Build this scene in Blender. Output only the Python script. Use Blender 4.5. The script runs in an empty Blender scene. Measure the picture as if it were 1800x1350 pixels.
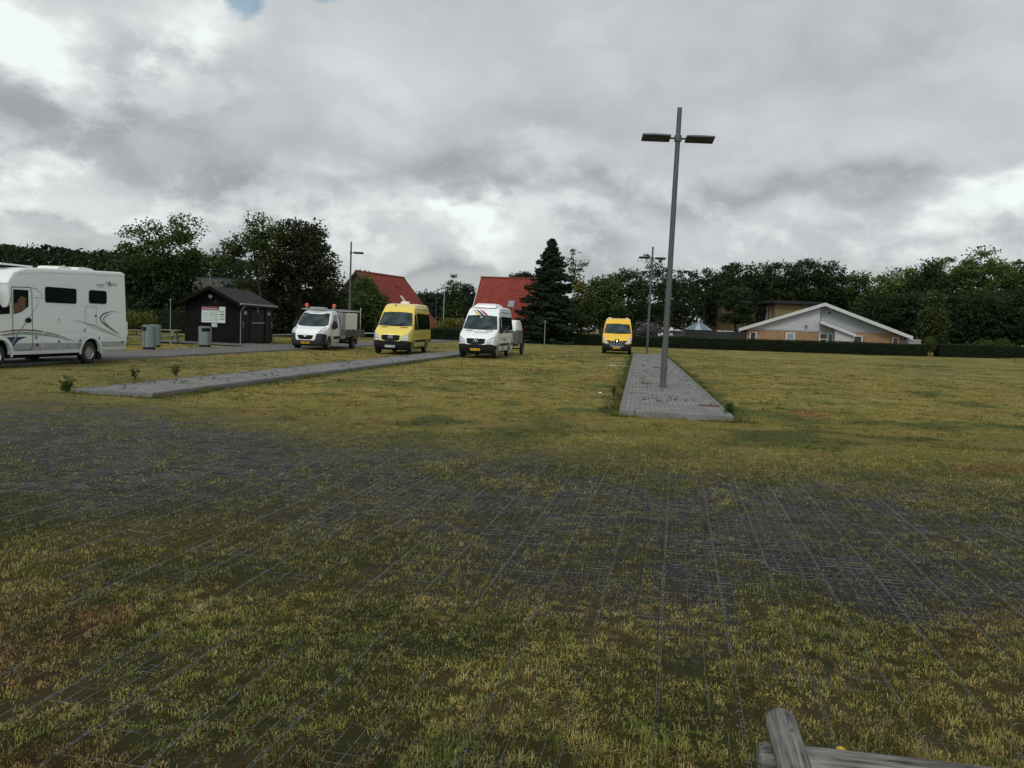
import bpy, bmesh, math, random
import numpy as np
from mathutils import Vector, Matrix
from mathutils.geometry import delaunay_2d_cdt

rnd = random.Random(7)
RG = np.random.default_rng(11)
scene = bpy.context.scene
COL = scene.collection
R = math.radians

# ------------------------------------------------------------------ camera (calibrated: eye 1.70 m, focal 1430 px of 1800)
FPX, CX, CY, EYE = 1430.0, 900.0, 675.0, 1.70
PITCH, ROLL = R(4.04), R(2.29)
cF = np.array([0, math.cos(PITCH), -math.sin(PITCH)])
_r0 = np.array([1.0, 0, 0]); _u0 = np.array([0, math.sin(PITCH), math.cos(PITCH)])
cR = math.cos(ROLL)*_r0 + math.sin(ROLL)*_u0
cU = -math.sin(ROLL)*_r0 + math.cos(ROLL)*_u0
cam_d = bpy.data.cameras.new('camera'); cam = bpy.data.objects.new('camera', cam_d); COL.objects.link(cam)
m = Matrix(((cR[0], cU[0], -cF[0], 0), (cR[1], cU[1], -cF[1], 0), (cR[2], cU[2], -cF[2], EYE), (0, 0, 0, 1)))
cam.matrix_world = m
cam_d.sensor_width = 36; cam_d.lens = 36*FPX/1800; cam_d.clip_start = .05; cam_d.clip_end = 6000
scene.camera = cam

def _ray(px, py): return cF*FPX + cR*(px-CX) - cU*(py-CY)
def at(px, py, z=0.0):            # ground point under a sight line
    d = _ray(px, py); t = (z-EYE)/d[2]; return np.array([0, 0, EYE]) + d*t
def aty(px, py, Y):               # point on a sight line at depth Y
    d = _ray(px, py); return np.array([0, 0, EYE]) + d*(Y/d[1])

MED = R(8.7)                       # direction of the kerbed islands and parked vehicles
GRD = R(11.3)                      # direction of the plastic grass grid

# ------------------------------------------------------------------ numpy noise
def _hash(ix, iy, seed):
    h = (ix.astype(np.int64)*374761393 + iy.astype(np.int64)*668265263 + seed*1442695041) & 0xFFFFFFFF
    h = ((h ^ (h >> 13))*1274126177) & 0xFFFFFFFF
    return ((h ^ (h >> 16)) & 0xFFFF)/65535.0
def vnoise(x, y, seed=0):
    x = np.asarray(x, float); y = np.asarray(y, float)
    ix = np.floor(x); iy = np.floor(y); fx = x-ix; fy = y-iy
    fx = fx*fx*(3-2*fx); fy = fy*fy*(3-2*fy)
    a = _hash(ix, iy, seed); b = _hash(ix+1, iy, seed); c = _hash(ix, iy+1, seed); d = _hash(ix+1, iy+1, seed)
    return (a*(1-fx)+b*fx)*(1-fy) + (c*(1-fx)+d*fx)*fy
def fbm(x, y, seed=0, o=4):
    s = 0; a = .5; t = 0
    for i in range(o):
        s = s + a*vnoise(np.asarray(x)*2**i, np.asarray(y)*2**i, seed+i*17); t += a; a *= .5
    return s/t
def sstep(e0, e1, x):
    t = np.clip((np.asarray(x, float)-e0)/(e1-e0), 0, 1); return t*t*(3-2*t)

# ------------------------------------------------------------------ materials
def new_mat(name):
    mt = bpy.data.materials.new(name); mt.use_nodes = True
    nt = mt.node_tree; b = nt.nodes['Principled BSDF']; return mt, nt, b
def mat(name, col, rough=.6, metal=0., var=.15, scale=6., bump=0., bscale=40., coat=0., spec=None, dirt=None):
    mt, nt, b = new_mat(name); N = nt.nodes; L = nt.links
    tc = N.new('ShaderNodeTexCoord'); nz = N.new('ShaderNodeTexNoise'); nz.inputs['Scale'].default_value = scale
    nz.inputs['Detail'].default_value = 5; L.new(tc.outputs['Object'], nz.inputs['Vector'])
    cr = N.new('ShaderNodeValToRGB'); e = cr.color_ramp.elements
    e[0].position = .3; e[1].position = .7
    e[0].color = (*[max(0, c*(1-var)) for c in col], 1); e[1].color = (*[min(1, c*(1+var)) for c in col], 1)
    L.new(nz.outputs['Fac'], cr.inputs[0]); out = cr.outputs[0]
    if dirt:
        sx = N.new('ShaderNodeSeparateXYZ'); L.new(tc.outputs['Object'], sx.inputs[0])
        mr = N.new('ShaderNodeMapRange'); mr.inputs[1].default_value = dirt[0]; mr.inputs[2].default_value = dirt[1]
        mr.inputs[3].default_value = .75; mr.inputs[4].default_value = 0.; L.new(sx.outputs[2], mr.inputs[0])
        ml = N.new('ShaderNodeMath'); ml.operation = 'MULTIPLY'; L.new(mr.outputs[0], ml.inputs[0]); L.new(nz.outputs['Fac'], ml.inputs[1])
        mx = N.new('ShaderNodeMixRGB'); L.new(ml.outputs[0], mx.inputs[0]); L.new(out, mx.inputs[1]); mx.inputs[2].default_value = (.09, .08, .06, 1)
        out = mx.outputs[0]
    L.new(out, b.inputs['Base Color'])
    b.inputs['Roughness'].default_value = rough; b.inputs['Metallic'].default_value = metal
    if coat: b.inputs['Coat Weight'].default_value = coat; b.inputs['Coat Roughness'].default_value = .06
    if spec is not None: b.inputs['Specular IOR Level'].default_value = spec
    if bump:
        n2 = N.new('ShaderNodeTexNoise'); n2.inputs['Scale'].default_value = bscale; n2.inputs['Detail'].default_value = 4
        L.new(tc.outputs['Object'], n2.inputs['Vector'])
        bp = N.new('ShaderNodeBump'); bp.inputs['Strength'].default_value = bump; bp.inputs['Distance'].default_value = .02
        L.new(n2.outputs['Fac'], bp.inputs['Height']); L.new(bp.outputs[0], b.inputs['Normal'])
    return mt
def attr_mat(name, rough=.8, trans=.0, spec=.15):
    mt, nt, b = new_mat(name); N = nt.nodes; L = nt.links
    a = N.new('ShaderNodeAttribute'); a.attribute_name = 'col'
    L.new(a.outputs['Color'], b.inputs['Base Color']); b.inputs['Roughness'].default_value = rough
    b.inputs['Specular IOR Level'].default_value = spec
    if trans:
        t = N.new('ShaderNodeBsdfTranslucent'); L.new(a.outputs['Color'], t.inputs['Color'])
        mx = N.new('ShaderNodeMixShader'); mx.inputs[0].default_value = trans
        out = [n for n in N if n.type == 'OUTPUT_MATERIAL'][0]
        L.new(b.outputs[0], mx.inputs[1]); L.new(t.outputs[0], mx.inputs[2]); L.new(mx.outputs[0], out.inputs['Surface'])
    return mt
def brick_mat(name, c1, c2, cm, bw, bh, mortar=.01, rot=0., rough=.85, axis='XY', offset=.5, var=.25, bump=.3, stain=None, offx=0., offy=0.):
    mt, nt, b = new_mat(name); N = nt.nodes; L = nt.links; b.inputs['Specular IOR Level'].default_value = .18
    tc = N.new('ShaderNodeTexCoord'); mp = N.new('ShaderNodeMapping'); L.new(tc.outputs['Object'], mp.inputs[0])
    src = mp.outputs[0]
    if axis == 'XY': mp.inputs['Rotation'].default_value = (0, 0, rot)
    mp.inputs['Location'].default_value = (offx, offy, 0)
    if axis == 'XZ' or axis == 'YZ':
        sp = N.new('ShaderNodeSeparateXYZ'); cb = N.new('ShaderNodeCombineXYZ'); L.new(src, sp.inputs[0])
        L.new(sp.outputs[0 if axis == 'XZ' else 1], cb.inputs[0]); L.new(sp.outputs[2], cb.inputs[1]); src = cb.outputs[0]
    br = N.new('ShaderNodeTexBrick'); L.new(src, br.inputs['Vector'])
    br.inputs['Scale'].default_value = 1; br.inputs['Brick Width'].default_value = bw; br.inputs['Row Height'].default_value = bh
    br.inputs['Mortar Size'].default_value = mortar; br.inputs['Mortar Smooth'].default_value = .3; br.offset = offset
    br.inputs['Color1'].default_value = (*c1, 1); br.inputs['Color2'].default_value = (*c2, 1); br.inputs['Mortar'].default_value = (*cm, 1)
    nz = N.new('ShaderNodeTexNoise'); nz.inputs['Scale'].default_value = 1.7; nz.inputs['Detail'].default_value = 8; nz.inputs['Roughness'].default_value = .7
    L.new(tc.outputs['Object'], nz.inputs['Vector'])
    mr = N.new('ShaderNodeMapRange'); mr.inputs[1].default_value = .3; mr.inputs[2].default_value = .7
    mr.inputs[3].default_value = 1-var; mr.inputs[4].default_value = 1+var; L.new(nz.outputs['Fac'], mr.inputs[0])
    mx = N.new('ShaderNodeMixRGB'); mx.blend_type = 'MULTIPLY'; mx.inputs[0].default_value = 1
    L.new(br.outputs['Color'], mx.inputs[1]); L.new(mr.outputs[0], mx.inputs[2]); out = mx.outputs[0]
    if stain:
        n3 = N.new('ShaderNodeTexNoise'); n3.inputs['Scale'].default_value = stain[1]; n3.inputs['Detail'].default_value = 6
        L.new(tc.outputs['Object'], n3.inputs['Vector'])
        m3 = N.new('ShaderNodeMapRange'); m3.inputs[1].default_value = stain[2]; m3.inputs[2].default_value = stain[2]+.06; m3.inputs[4].default_value = .85
        L.new(n3.outputs['Fac'], m3.inputs[0])
        x3 = N.new('ShaderNodeMixRGB'); L.new(m3.outputs[0], x3.inputs[0]); L.new(out, x3.inputs[1]); x3.inputs[2].default_value = (*stain[0], 1); out = x3.outputs[0]
    L.new(out, b.inputs['Base Color']); b.inputs['Roughness'].default_value = rough
    bp = N.new('ShaderNodeBump'); bp.inputs['Strength'].default_value = bump; bp.inputs['Distance'].default_value = .01; bp.invert = True
    L.new(br.outputs['Fac'], bp.inputs['Height']); L.new(bp.outputs[0], b.inputs['Normal'])
    return mt

M = {}
M['steel'] = mat('galvanised_steel', (.085, .09, .097), .6, .2, .12, 3, spec=.3)
M['lamp_dark'] = mat('lamp_lens', (.040, .043, .042), .5, spec=.2)
M['white_paint'] = mat('white_vehicle_paint', (.78, .81, .81), .32, 0, .03, 2, coat=.5, dirt=(.2, .9))
M['gel_white'] = mat('motorhome_gel_coat', (.70, .745, .75), .38, 0, .03, 1.2, coat=.3, dirt=(.1, .9))
M['pale_yellow'] = mat('pale_yellow_paint', (.74, .58, .10), .3, 0, .03, 2, coat=.6, dirt=(.2, .8))
M['deep_yellow'] = mat('deep_yellow_paint', (.80, .48, .02), .3, 0, .03, 2, coat=.6)
M['black_plastic'] = mat('black_plastic', (.010, .011, .012), .6, 0, .2, 8, spec=.2)
M['grey_plastic'] = mat('grey_plastic', (.026, .027, .03), .6, 0, .15, 8, spec=.25)
M['grille'] = mat('grille_black', (.005, .005, .006), .6, spec=.15)
M['rubber'] = mat('tyre_rubber', (.018, .018, .018), .85, 0, .3, 14, bump=.3, bscale=60)
M['rim'] = mat('wheel_silver', (.42, .43, .44), .3, .7, .1, 6)
M['rim_dull'] = mat('wheel_grey', (.2, .2, .21), .5, .4, .1, 6)
M['chrome'] = mat('chrome', (.75, .76, .77), .12, 1., .03)
M['glass'] = mat('dark_glass', (.008, .011, .012), .05, 0, .25, 1.5, spec=.4)
M['screen'] = mat('windscreen_glass', (.022, .036, .040), .06, 0, .85, 2.2, spec=.42)  # strong colour mottling stands in for reflections on the pane
M['privacy'] = mat('privacy_glass', (.004, .004, .005), .03, 0, .1, 1.5, spec=.6)
M['lamp_glass'] = mat('headlamp_glass', (.45, .47, .48), .12, .4, .35, 9, coat=1.)
M['plate_yellow'] = mat('number_plate_yellow', (.75, .42, .03), .5)
M['plate_white'] = mat('number_plate_white', (.6, .62, .6), .5)
M['ink'] = mat('black_lettering', (.01, .01, .012), .6)
M['teal_ink'] = mat('teal_lettering', (.02, .12, .15), .5)
M['navy'] = mat('navy_film', (.015, .03, .10), .4)
M['maroon'] = mat('maroon_film', (.16, .02, .03), .45)
M['crimson'] = mat('crimson_film', (.35, .01, .04), .4)
M['gold'] = mat('gold_film', (.62, .42, .08), .4)
M['greyfilm'] = mat('grey_film', (.24, .28, .28), .45)
M['greyband'] = mat('grey_band', (.30, .31, .33), .45)
M['seam'] = mat('panel_seam', (.06, .065, .07), .7)
M['orange'] = mat('orange_beacon', (.55, .05, .008), .3, coat=.4)
M['aluminium'] = mat('aluminium', (.34, .35, .36), .45, .5, .15, 5)
M['bed_grey'] = mat('dropside_grey', (.11, .115, .12), .55, .3, .2, 4)
M['cloth_white'] = mat('white_tarpaulin', (.70, .68, .65), .8, 0, .12, 6, bump=.4, bscale=12)
M['tan'] = mat('tan_curtain', (.13, .065, .035), .8, 0, .2, 5)
M['board_black'] = brick_mat('black_boarding', (.0030, .0030, .0034), (.0048, .0046, .0047), (.001, .001, .001), 8., .145, .008, axis='XZ', bump=.8)
M['board_black_y'] = brick_mat('black_boarding_side', (.0030, .0030, .0034), (.0048, .0046, .0047), (.001, .001, .001), 8., .145, .008, axis='YZ', bump=.8)
M['felt'] = mat('roofing_felt', (.026, .027, .031), .9, 0, .25, 5, spec=.2, bump=.4, bscale=60)
M['door_black'] = mat('door_black', (.004, .004, .006), .5, spec=.25)
M['panel_grey'] = mat('panel_charcoal', (.011, .011, .012), .6, spec=.25)
M['gutter'] = mat('gutter_grey', (.22, .22, .22), .5, .2)
M['binm'] = mat('bin_metal', (.16, .20, .20), .5, .3, .15, 7)
M['wood_old'] = mat('weathered_table_wood', (.17, .15, .12), .85, 0, .25, 9)
M['sign_white'] = mat('sign_panel', (.50, .54, .52), .5, 0, .06, 5)
M['sign_green'] = mat('sign_map_green', (.36, .46, .42), .5, 0, .2, 7)
M['red_tile'] = brick_mat('red_roof_tiles', (.25, .046, .034), (.20, .040, .031), (.12, .028, .022), .30, .36, .03, bump=1., var=.25, offset=0.)
M['dark_tile'] = mat('dark_roof', (.03, .033, .04), .8, 0, .2, 2)
M['ridge'] = mat('ridge_tile', (.16, .03, .02), .8)
M['verge_white'] = mat('verge_white', (.45, .47, .48), .6)
M['dark_wall'] = mat('dark_gable_wall', (.035, .035, .037), .85)
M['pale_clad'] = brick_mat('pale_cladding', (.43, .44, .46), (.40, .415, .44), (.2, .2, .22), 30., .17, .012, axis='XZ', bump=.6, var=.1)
M['pale_clad_shaded'] = brick_mat('pale_cladding_shade', (.31, .315, .335), (.29, .30, .32), (.14, .14, .15), 30., .17, .012, axis='XZ', bump=.6, var=.1)  # same cladding with shade put into its colour, for the set-back walls
M['buff_brick'] = brick_mat('buff_brick', (.32, .185, .09), (.26, .145, .07), (.24, .19, .14), .24, .075, .012, axis='XZ', bump=.4, var=.2)
M['yellow_brick'] = brick_mat('yellow_brick', (.24, .17, .07), (.20, .14, .06), (.15, .12, .08), .24, .075, .012, axis='XZ', bump=.4, var=.2)
M['dim_brick'] = brick_mat('dim_brick', (.10, .075, .035), (.08, .06, .03), (.06, .05, .035), .24, .075, .012, axis='XZ', bump=.4, var=.3)
M['win_frame'] = mat('white_window_frame', (.62, .62, .6), .5)
M['blind'] = mat('grey_blue_blind', (.22, .25, .30), .7)
M['dark_fence'] = mat('dark_board_fence', (.016, .014, .016), .8, 0, .3, 4)
M['blue_panel'] = mat('blue_roof_panel', (.09, .16, .24), .2, .1, .2, 2, coat=.6)
M['pale_panel'] = mat('pale_roof_panel', (.32, .36, .40), .25, .1, .1, 2, coat=.5)
M['kerb'] = brick_mat('kerb_concrete', (.165, .168, .165), (.14, .145, .143), (.035, .035, .03), 1.0, 9., .012, rot=R(90)+MED, bump=.5, var=.25, offset=0.)
M['paver'] = brick_mat('block_paving', (.225, .228, .222), (.185, .19, .192), (.065, .068, .05), .21, .105, .010, rot=MED, bump=.5, var=.22, stain=((.05, .05, .03), 3.2, .62))
M['path'] = brick_mat('path_paving', (.135, .13, .13), (.115, .113, .11), (.06, .06, .05), .40, .40, .012, rot=MED, bump=.4, var=.25, stain=((.06, .06, .035), 1.2, .66))
M['bark'] = mat('bark', (.020, .018, .015), .9, 0, .3, 4)
M['leaf'] = attr_mat('leaf', .7, .30, .12)
M['needle'] = attr_mat('needle', .75, .08, .1)
M['grassm'] = attr_mat('grass_blade', .8, .25, .08)
M['ribs'] = mat('grey_plastic_grid', (.080, .085, .080), .65, 0, .25, 3)
M['stone'] = mat('pale_stone', (.4, .38, .34), .8)

def wood_log():
    mt, nt, b = new_mat('weathered_log'); N = nt.nodes; L = nt.links
    tc = N.new('ShaderNodeTexCoord'); mp = N.new('ShaderNodeMapping'); mp.inputs['Scale'].default_value = (1.2, 26, 26)
    L.new(tc.outputs['Object'], mp.inputs[0])
    nz = N.new('ShaderNodeTexNoise'); nz.inputs['Scale'].default_value = 2.6; nz.inputs['Detail'].default_value = 8; nz.inputs['Roughness'].default_value = .65
    L.new(mp.outputs[0], nz.inputs['Vector'])
    n2 = N.new('ShaderNodeTexNoise'); n2.inputs['Scale'].default_value = 9; n2.inputs['Detail'].default_value = 4; L.new(tc.outputs['Object'], n2.inputs['Vector'])
    cr = N.new('ShaderNodeValToRGB'); e = cr.color_ramp.elements; e[0].position = .36; e[0].color = (.02, .019, .017, 1); e[1].position = .7; e[1].color = (.27, .265, .25, 1)
    k = cr.color_ramp.elements.new(.47); k.color = (.12, .117, .11, 1)
    L.new(nz.outputs['Fac'], cr.inputs[0])
    mx = N.new('ShaderNodeMixRGB'); mx.blend_type = 'MULTIPLY'; mx.inputs[0].default_value = .7
    mr = N.new('ShaderNodeMapRange'); mr.inputs[1].default_value = .3; mr.inputs[2].default_value = .7; mr.inputs[3].default_value = .45; mr.inputs[4].default_value = 1.2
    L.new(n2.outputs['Fac'], mr.inputs[0]); L.new(cr.outputs[0], mx.inputs[1]); L.new(mr.outputs[0], mx.inputs[2])
    L.new(mx.outputs[0], b.inputs['Base Color']); b.inputs['Roughness'].default_value = .9
    bp = N.new('ShaderNodeBump'); bp.inputs['Strength'].default_value = .9; bp.inputs['Distance'].default_value = .006
    L.new(nz.outputs['Fac'], bp.inputs['Height']); L.new(bp.outputs[0], b.inputs['Normal'])
    return mt
M['log'] = wood_log()

# ------------------------------------------------------------------ object helpers
def tag(o, label=None, cat=None, group=None, kind=None):
    if label: o['label'] = label
    if cat: o['category'] = cat
    if group: o['group'] = group
    if kind: o['kind'] = kind
    return o
def thing(name, label, cat, loc=(0, 0, 0), rz=0., group=None):
    o = bpy.data.objects.new(name, None); COL.objects.link(o); o.empty_display_size = .2
    o.location = [float(v) for v in loc]; o.rotation_euler = (0, 0, rz); return tag(o, label, cat, group)
def copy_tree(o, parent=None):
    c = o.copy(); COL.objects.link(c); c.parent = parent
    for ch in list(o.children): copy_tree(ch, c)
    return c
class MB:
    """collects shapes, builds ONE mesh object"""
    def __init__(s): s.v = []; s.f = []; s.m = []; s.mi = 0
    def add(s, vs, fs, mi=None):
        b = len(s.v); s.v += [tuple(float(c) for c in v) for v in vs]
        s.f += [tuple(i+b for i in f) for f in fs]; s.m += [s.mi if mi is None else mi]*len(fs)
    def box(s, a, b, mi=None, M4=None):
        x0, y0, z0 = a; x1, y1, z1 = b
        vs = [(x0, y0, z0), (x1, y0, z0), (x1, y1, z0), (x0, y1, z0), (x0, y0, z1), (x1, y0, z1), (x1, y1, z1), (x0, y1, z1)]
        if M4 is not None: vs = [M4 @ Vector(v) for v in vs]
        s.add(vs, [(0, 3, 2, 1), (4, 5, 6, 7), (0, 1, 5, 4), (1, 2, 6, 5), (2, 3, 7, 6), (3, 0, 4, 7)], mi)
    def tube(s, pts, rad, n=10, mi=None, cap=True):
        pts = [Vector([float(c) for c in p]) for p in pts]
        if not hasattr(rad, '__len__'): rad = [rad]*len(pts)
        rings = []; prev = None
        for i, p in enumerate(pts):
            d = (pts[min(i+1, len(pts)-1)]-pts[max(i-1, 0)])
            d = d.normalized() if d.length > 1e-9 else Vector((0, 0, 1))
            u = prev if prev is not None else (Vector((1, 0, 0)) if abs(d.x) < .8 else Vector((0, 1, 0)))
            u = (u - d*u.dot(d)).normalized(); prev = u; w = d.cross(u)
            rings.append([p+(u*math.cos(2*math.pi*k/n)+w*math.sin(2*math.pi*k/n))*rad[i] for k in range(n)])
        vs = [v for r_ in rings for v in r_]; fs = []
        for i in range(len(pts)-1):
            for k in range(n):
                fs.append((i*n+k, i*n+(k+1) % n, (i+1)*n+(k+1) % n, (i+1)*n+k))
        if cap: fs.append(tuple(reversed(range(n)))); fs.append(tuple((len(pts)-1)*n+k for k in range(n)))
        s.add(vs, fs, mi)
    def lathe(s, prof, n=24, axis='Z', c=(0, 0, 0), mi=None):
        vs = []; fs = []
        for (r_, h) in prof:
            for k in range(n):
                a = 2*math.pi*k/n; x, y = r_*math.cos(a), r_*math.sin(a)
                p = (x, y, h) if axis == 'Z' else (x, h, y)
                vs.append((p[0]+c[0], p[1]+c[1], p[2]+c[2]))
        for i in range(len(prof)-1):
            for k in range(n):
                q = (i*n+k, i*n+(k+1) % n, (i+1)*n+(k+1) % n, (i+1)*n+k)
                fs.append(q if axis == 'Z' else tuple(reversed(q)))
        s.add(vs, fs, mi)
    def prism(s, poly, y0, y1, mi=None):      # polygon in xz extruded along y
        n = len(poly); vs = [(p[0], y0, p[1]) for p in poly]+[(p[0], y1, p[1]) for p in poly]
        fs = [tuple(range(n)), tuple(reversed(range(n, 2*n)))]+[(i, i+n, (i+1) % n+n, (i+1) % n) for i in range(n)]
        s.add(vs, fs, mi)
    def build(s, name, mats, parent=None, smooth=None, loc=None):
        me = bpy.data.meshes.new(name); me.from_pydata(s.v, [], s.f)
        if not isinstance(mats, (list, tuple)): mats = [mats]
        for q in mats: me.materials.append(q)
        if len(mats) > 1: me.polygons.foreach_set('material_index', s.m)
        bm = bmesh.new(); bm.from_mesh(me); bmesh.ops.remove_doubles(bm, verts=bm.verts, dist=1e-5)
        bmesh.ops.recalc_face_normals(bm, faces=bm.faces); bm.to_mesh(me); bm.free()
        if smooth:
            me.polygons.foreach_set('use_smooth', [True]*len(me.polygons)); me.set_sharp_from_angle(angle=R(smooth))
        me.update()
        o = bpy.data.objects.new(name, me); COL.objects.link(o)
        if parent: o.parent = parent
        if loc is not None: o.location = [float(v) for v in loc]
        return o
def mesh_np(name, V, F, mats, cols=None, parent=None):
    V = np.ascontiguousarray(V, dtype=np.float32); F = np.ascontiguousarray(F, dtype=np.int32)
    me = bpy.data.meshes.new(name); k = F.shape[1]
    me.vertices.add(len(V)); me.vertices.foreach_set('co', V.ravel())
    me.loops.add(F.size); me.loops.foreach_set('vertex_index', F.ravel())
    me.polygons.add(len(F)); me.polygons.foreach_set('loop_start', np.arange(len(F), dtype=np.int32)*k)
    try: me.polygons.foreach_set('loop_total', np.full(len(F), k, dtype=np.int32))
    except Exception: pass
    me.materials.append(mats); me.update(calc_edges=True)
    if cols is not None:
        a = me.color_attributes.new('col', 'FLOAT_COLOR', 'POINT')
        c = np.ones((len(V), 4), dtype=np.float32); c[:, :3] = cols; a.data.foreach_set('color', c.ravel())
    o = bpy.data.objects.new(name, me); COL.objects.link(o)
    if parent: o.parent = parent
    return o
def cdt(poly, step):
    """triangulate polygon with interior grid points"""
    xs = [p[0] for p in poly]; ys = [p[1] for p in poly]
    pts = [Vector(p) for p in poly]; n = len(pts)
    x = min(xs)+step*.5
    while x < max(xs):
        y = min(ys)+step*.5
        while y < max(ys):
            c = False; j = n-1                     # point in polygon
            for i in range(n):
                xi, yi = poly[i]; xj, yj = poly[j]
                if (yi > y) != (yj > y) and x < (xj-xi)*(y-yi)/(yj-yi)+xi: c = not c
                j = i
            if c: pts.append(Vector((x, y)))
            y += step
        x += step
    V, E, Fc, *_ = delaunay_2d_cdt(pts, [], [list(range(n))], 1, 1e-6)
    return [tuple(v) for v in V], [tuple(f) for f in Fc]
def dense(poly, step):
    out = []
    for i in range(len(poly)):
        a = Vector(poly[i]); b = Vector(poly[(i+1) % len(poly)]); k = max(1, int((b-a).length/step))
        for j in range(k): out.append(tuple(a.lerp(b, j/k)))
    return out
def rrect(x0, x1, y0, y1, r=.05, n=4):
    o = []
    for (cx, cy, a0) in ((x1-r, y1-r, 0), (x0+r, y1-r, 90), (x0+r, y0+r, 180), (x1-r, y0+r, 270)):
        for k in range(n+1):
            a = R(a0+90*k/n); o.append((cx+r*math.cos(a), cy+r*math.sin(a)))
    return o
def text_poly(s, size):
    """lettering as flat mesh data (x right, y up), centred"""
    cu = bpy.data.curves.new('lettering', 'FONT'); cu.body = s; cu.size = size; cu.resolution_u = 2
    cu.align_x = 'CENTER'; cu.align_y = 'CENTER'
    o = bpy.data.objects.new('lettering', cu); COL.objects.link(o)
    dg = bpy.context.evaluated_depsgraph_get(); me = bpy.data.meshes.new_from_object(o.evaluated_get(dg))
    vs = [(v.co.x, v.co.y) for v in me.vertices]; fs = [tuple(p.vertices) for p in me.polygons]
    bpy.data.objects.remove(o); bpy.data.curves.remove(cu); bpy.data.meshes.remove(me)
    return vs, fs

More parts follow.
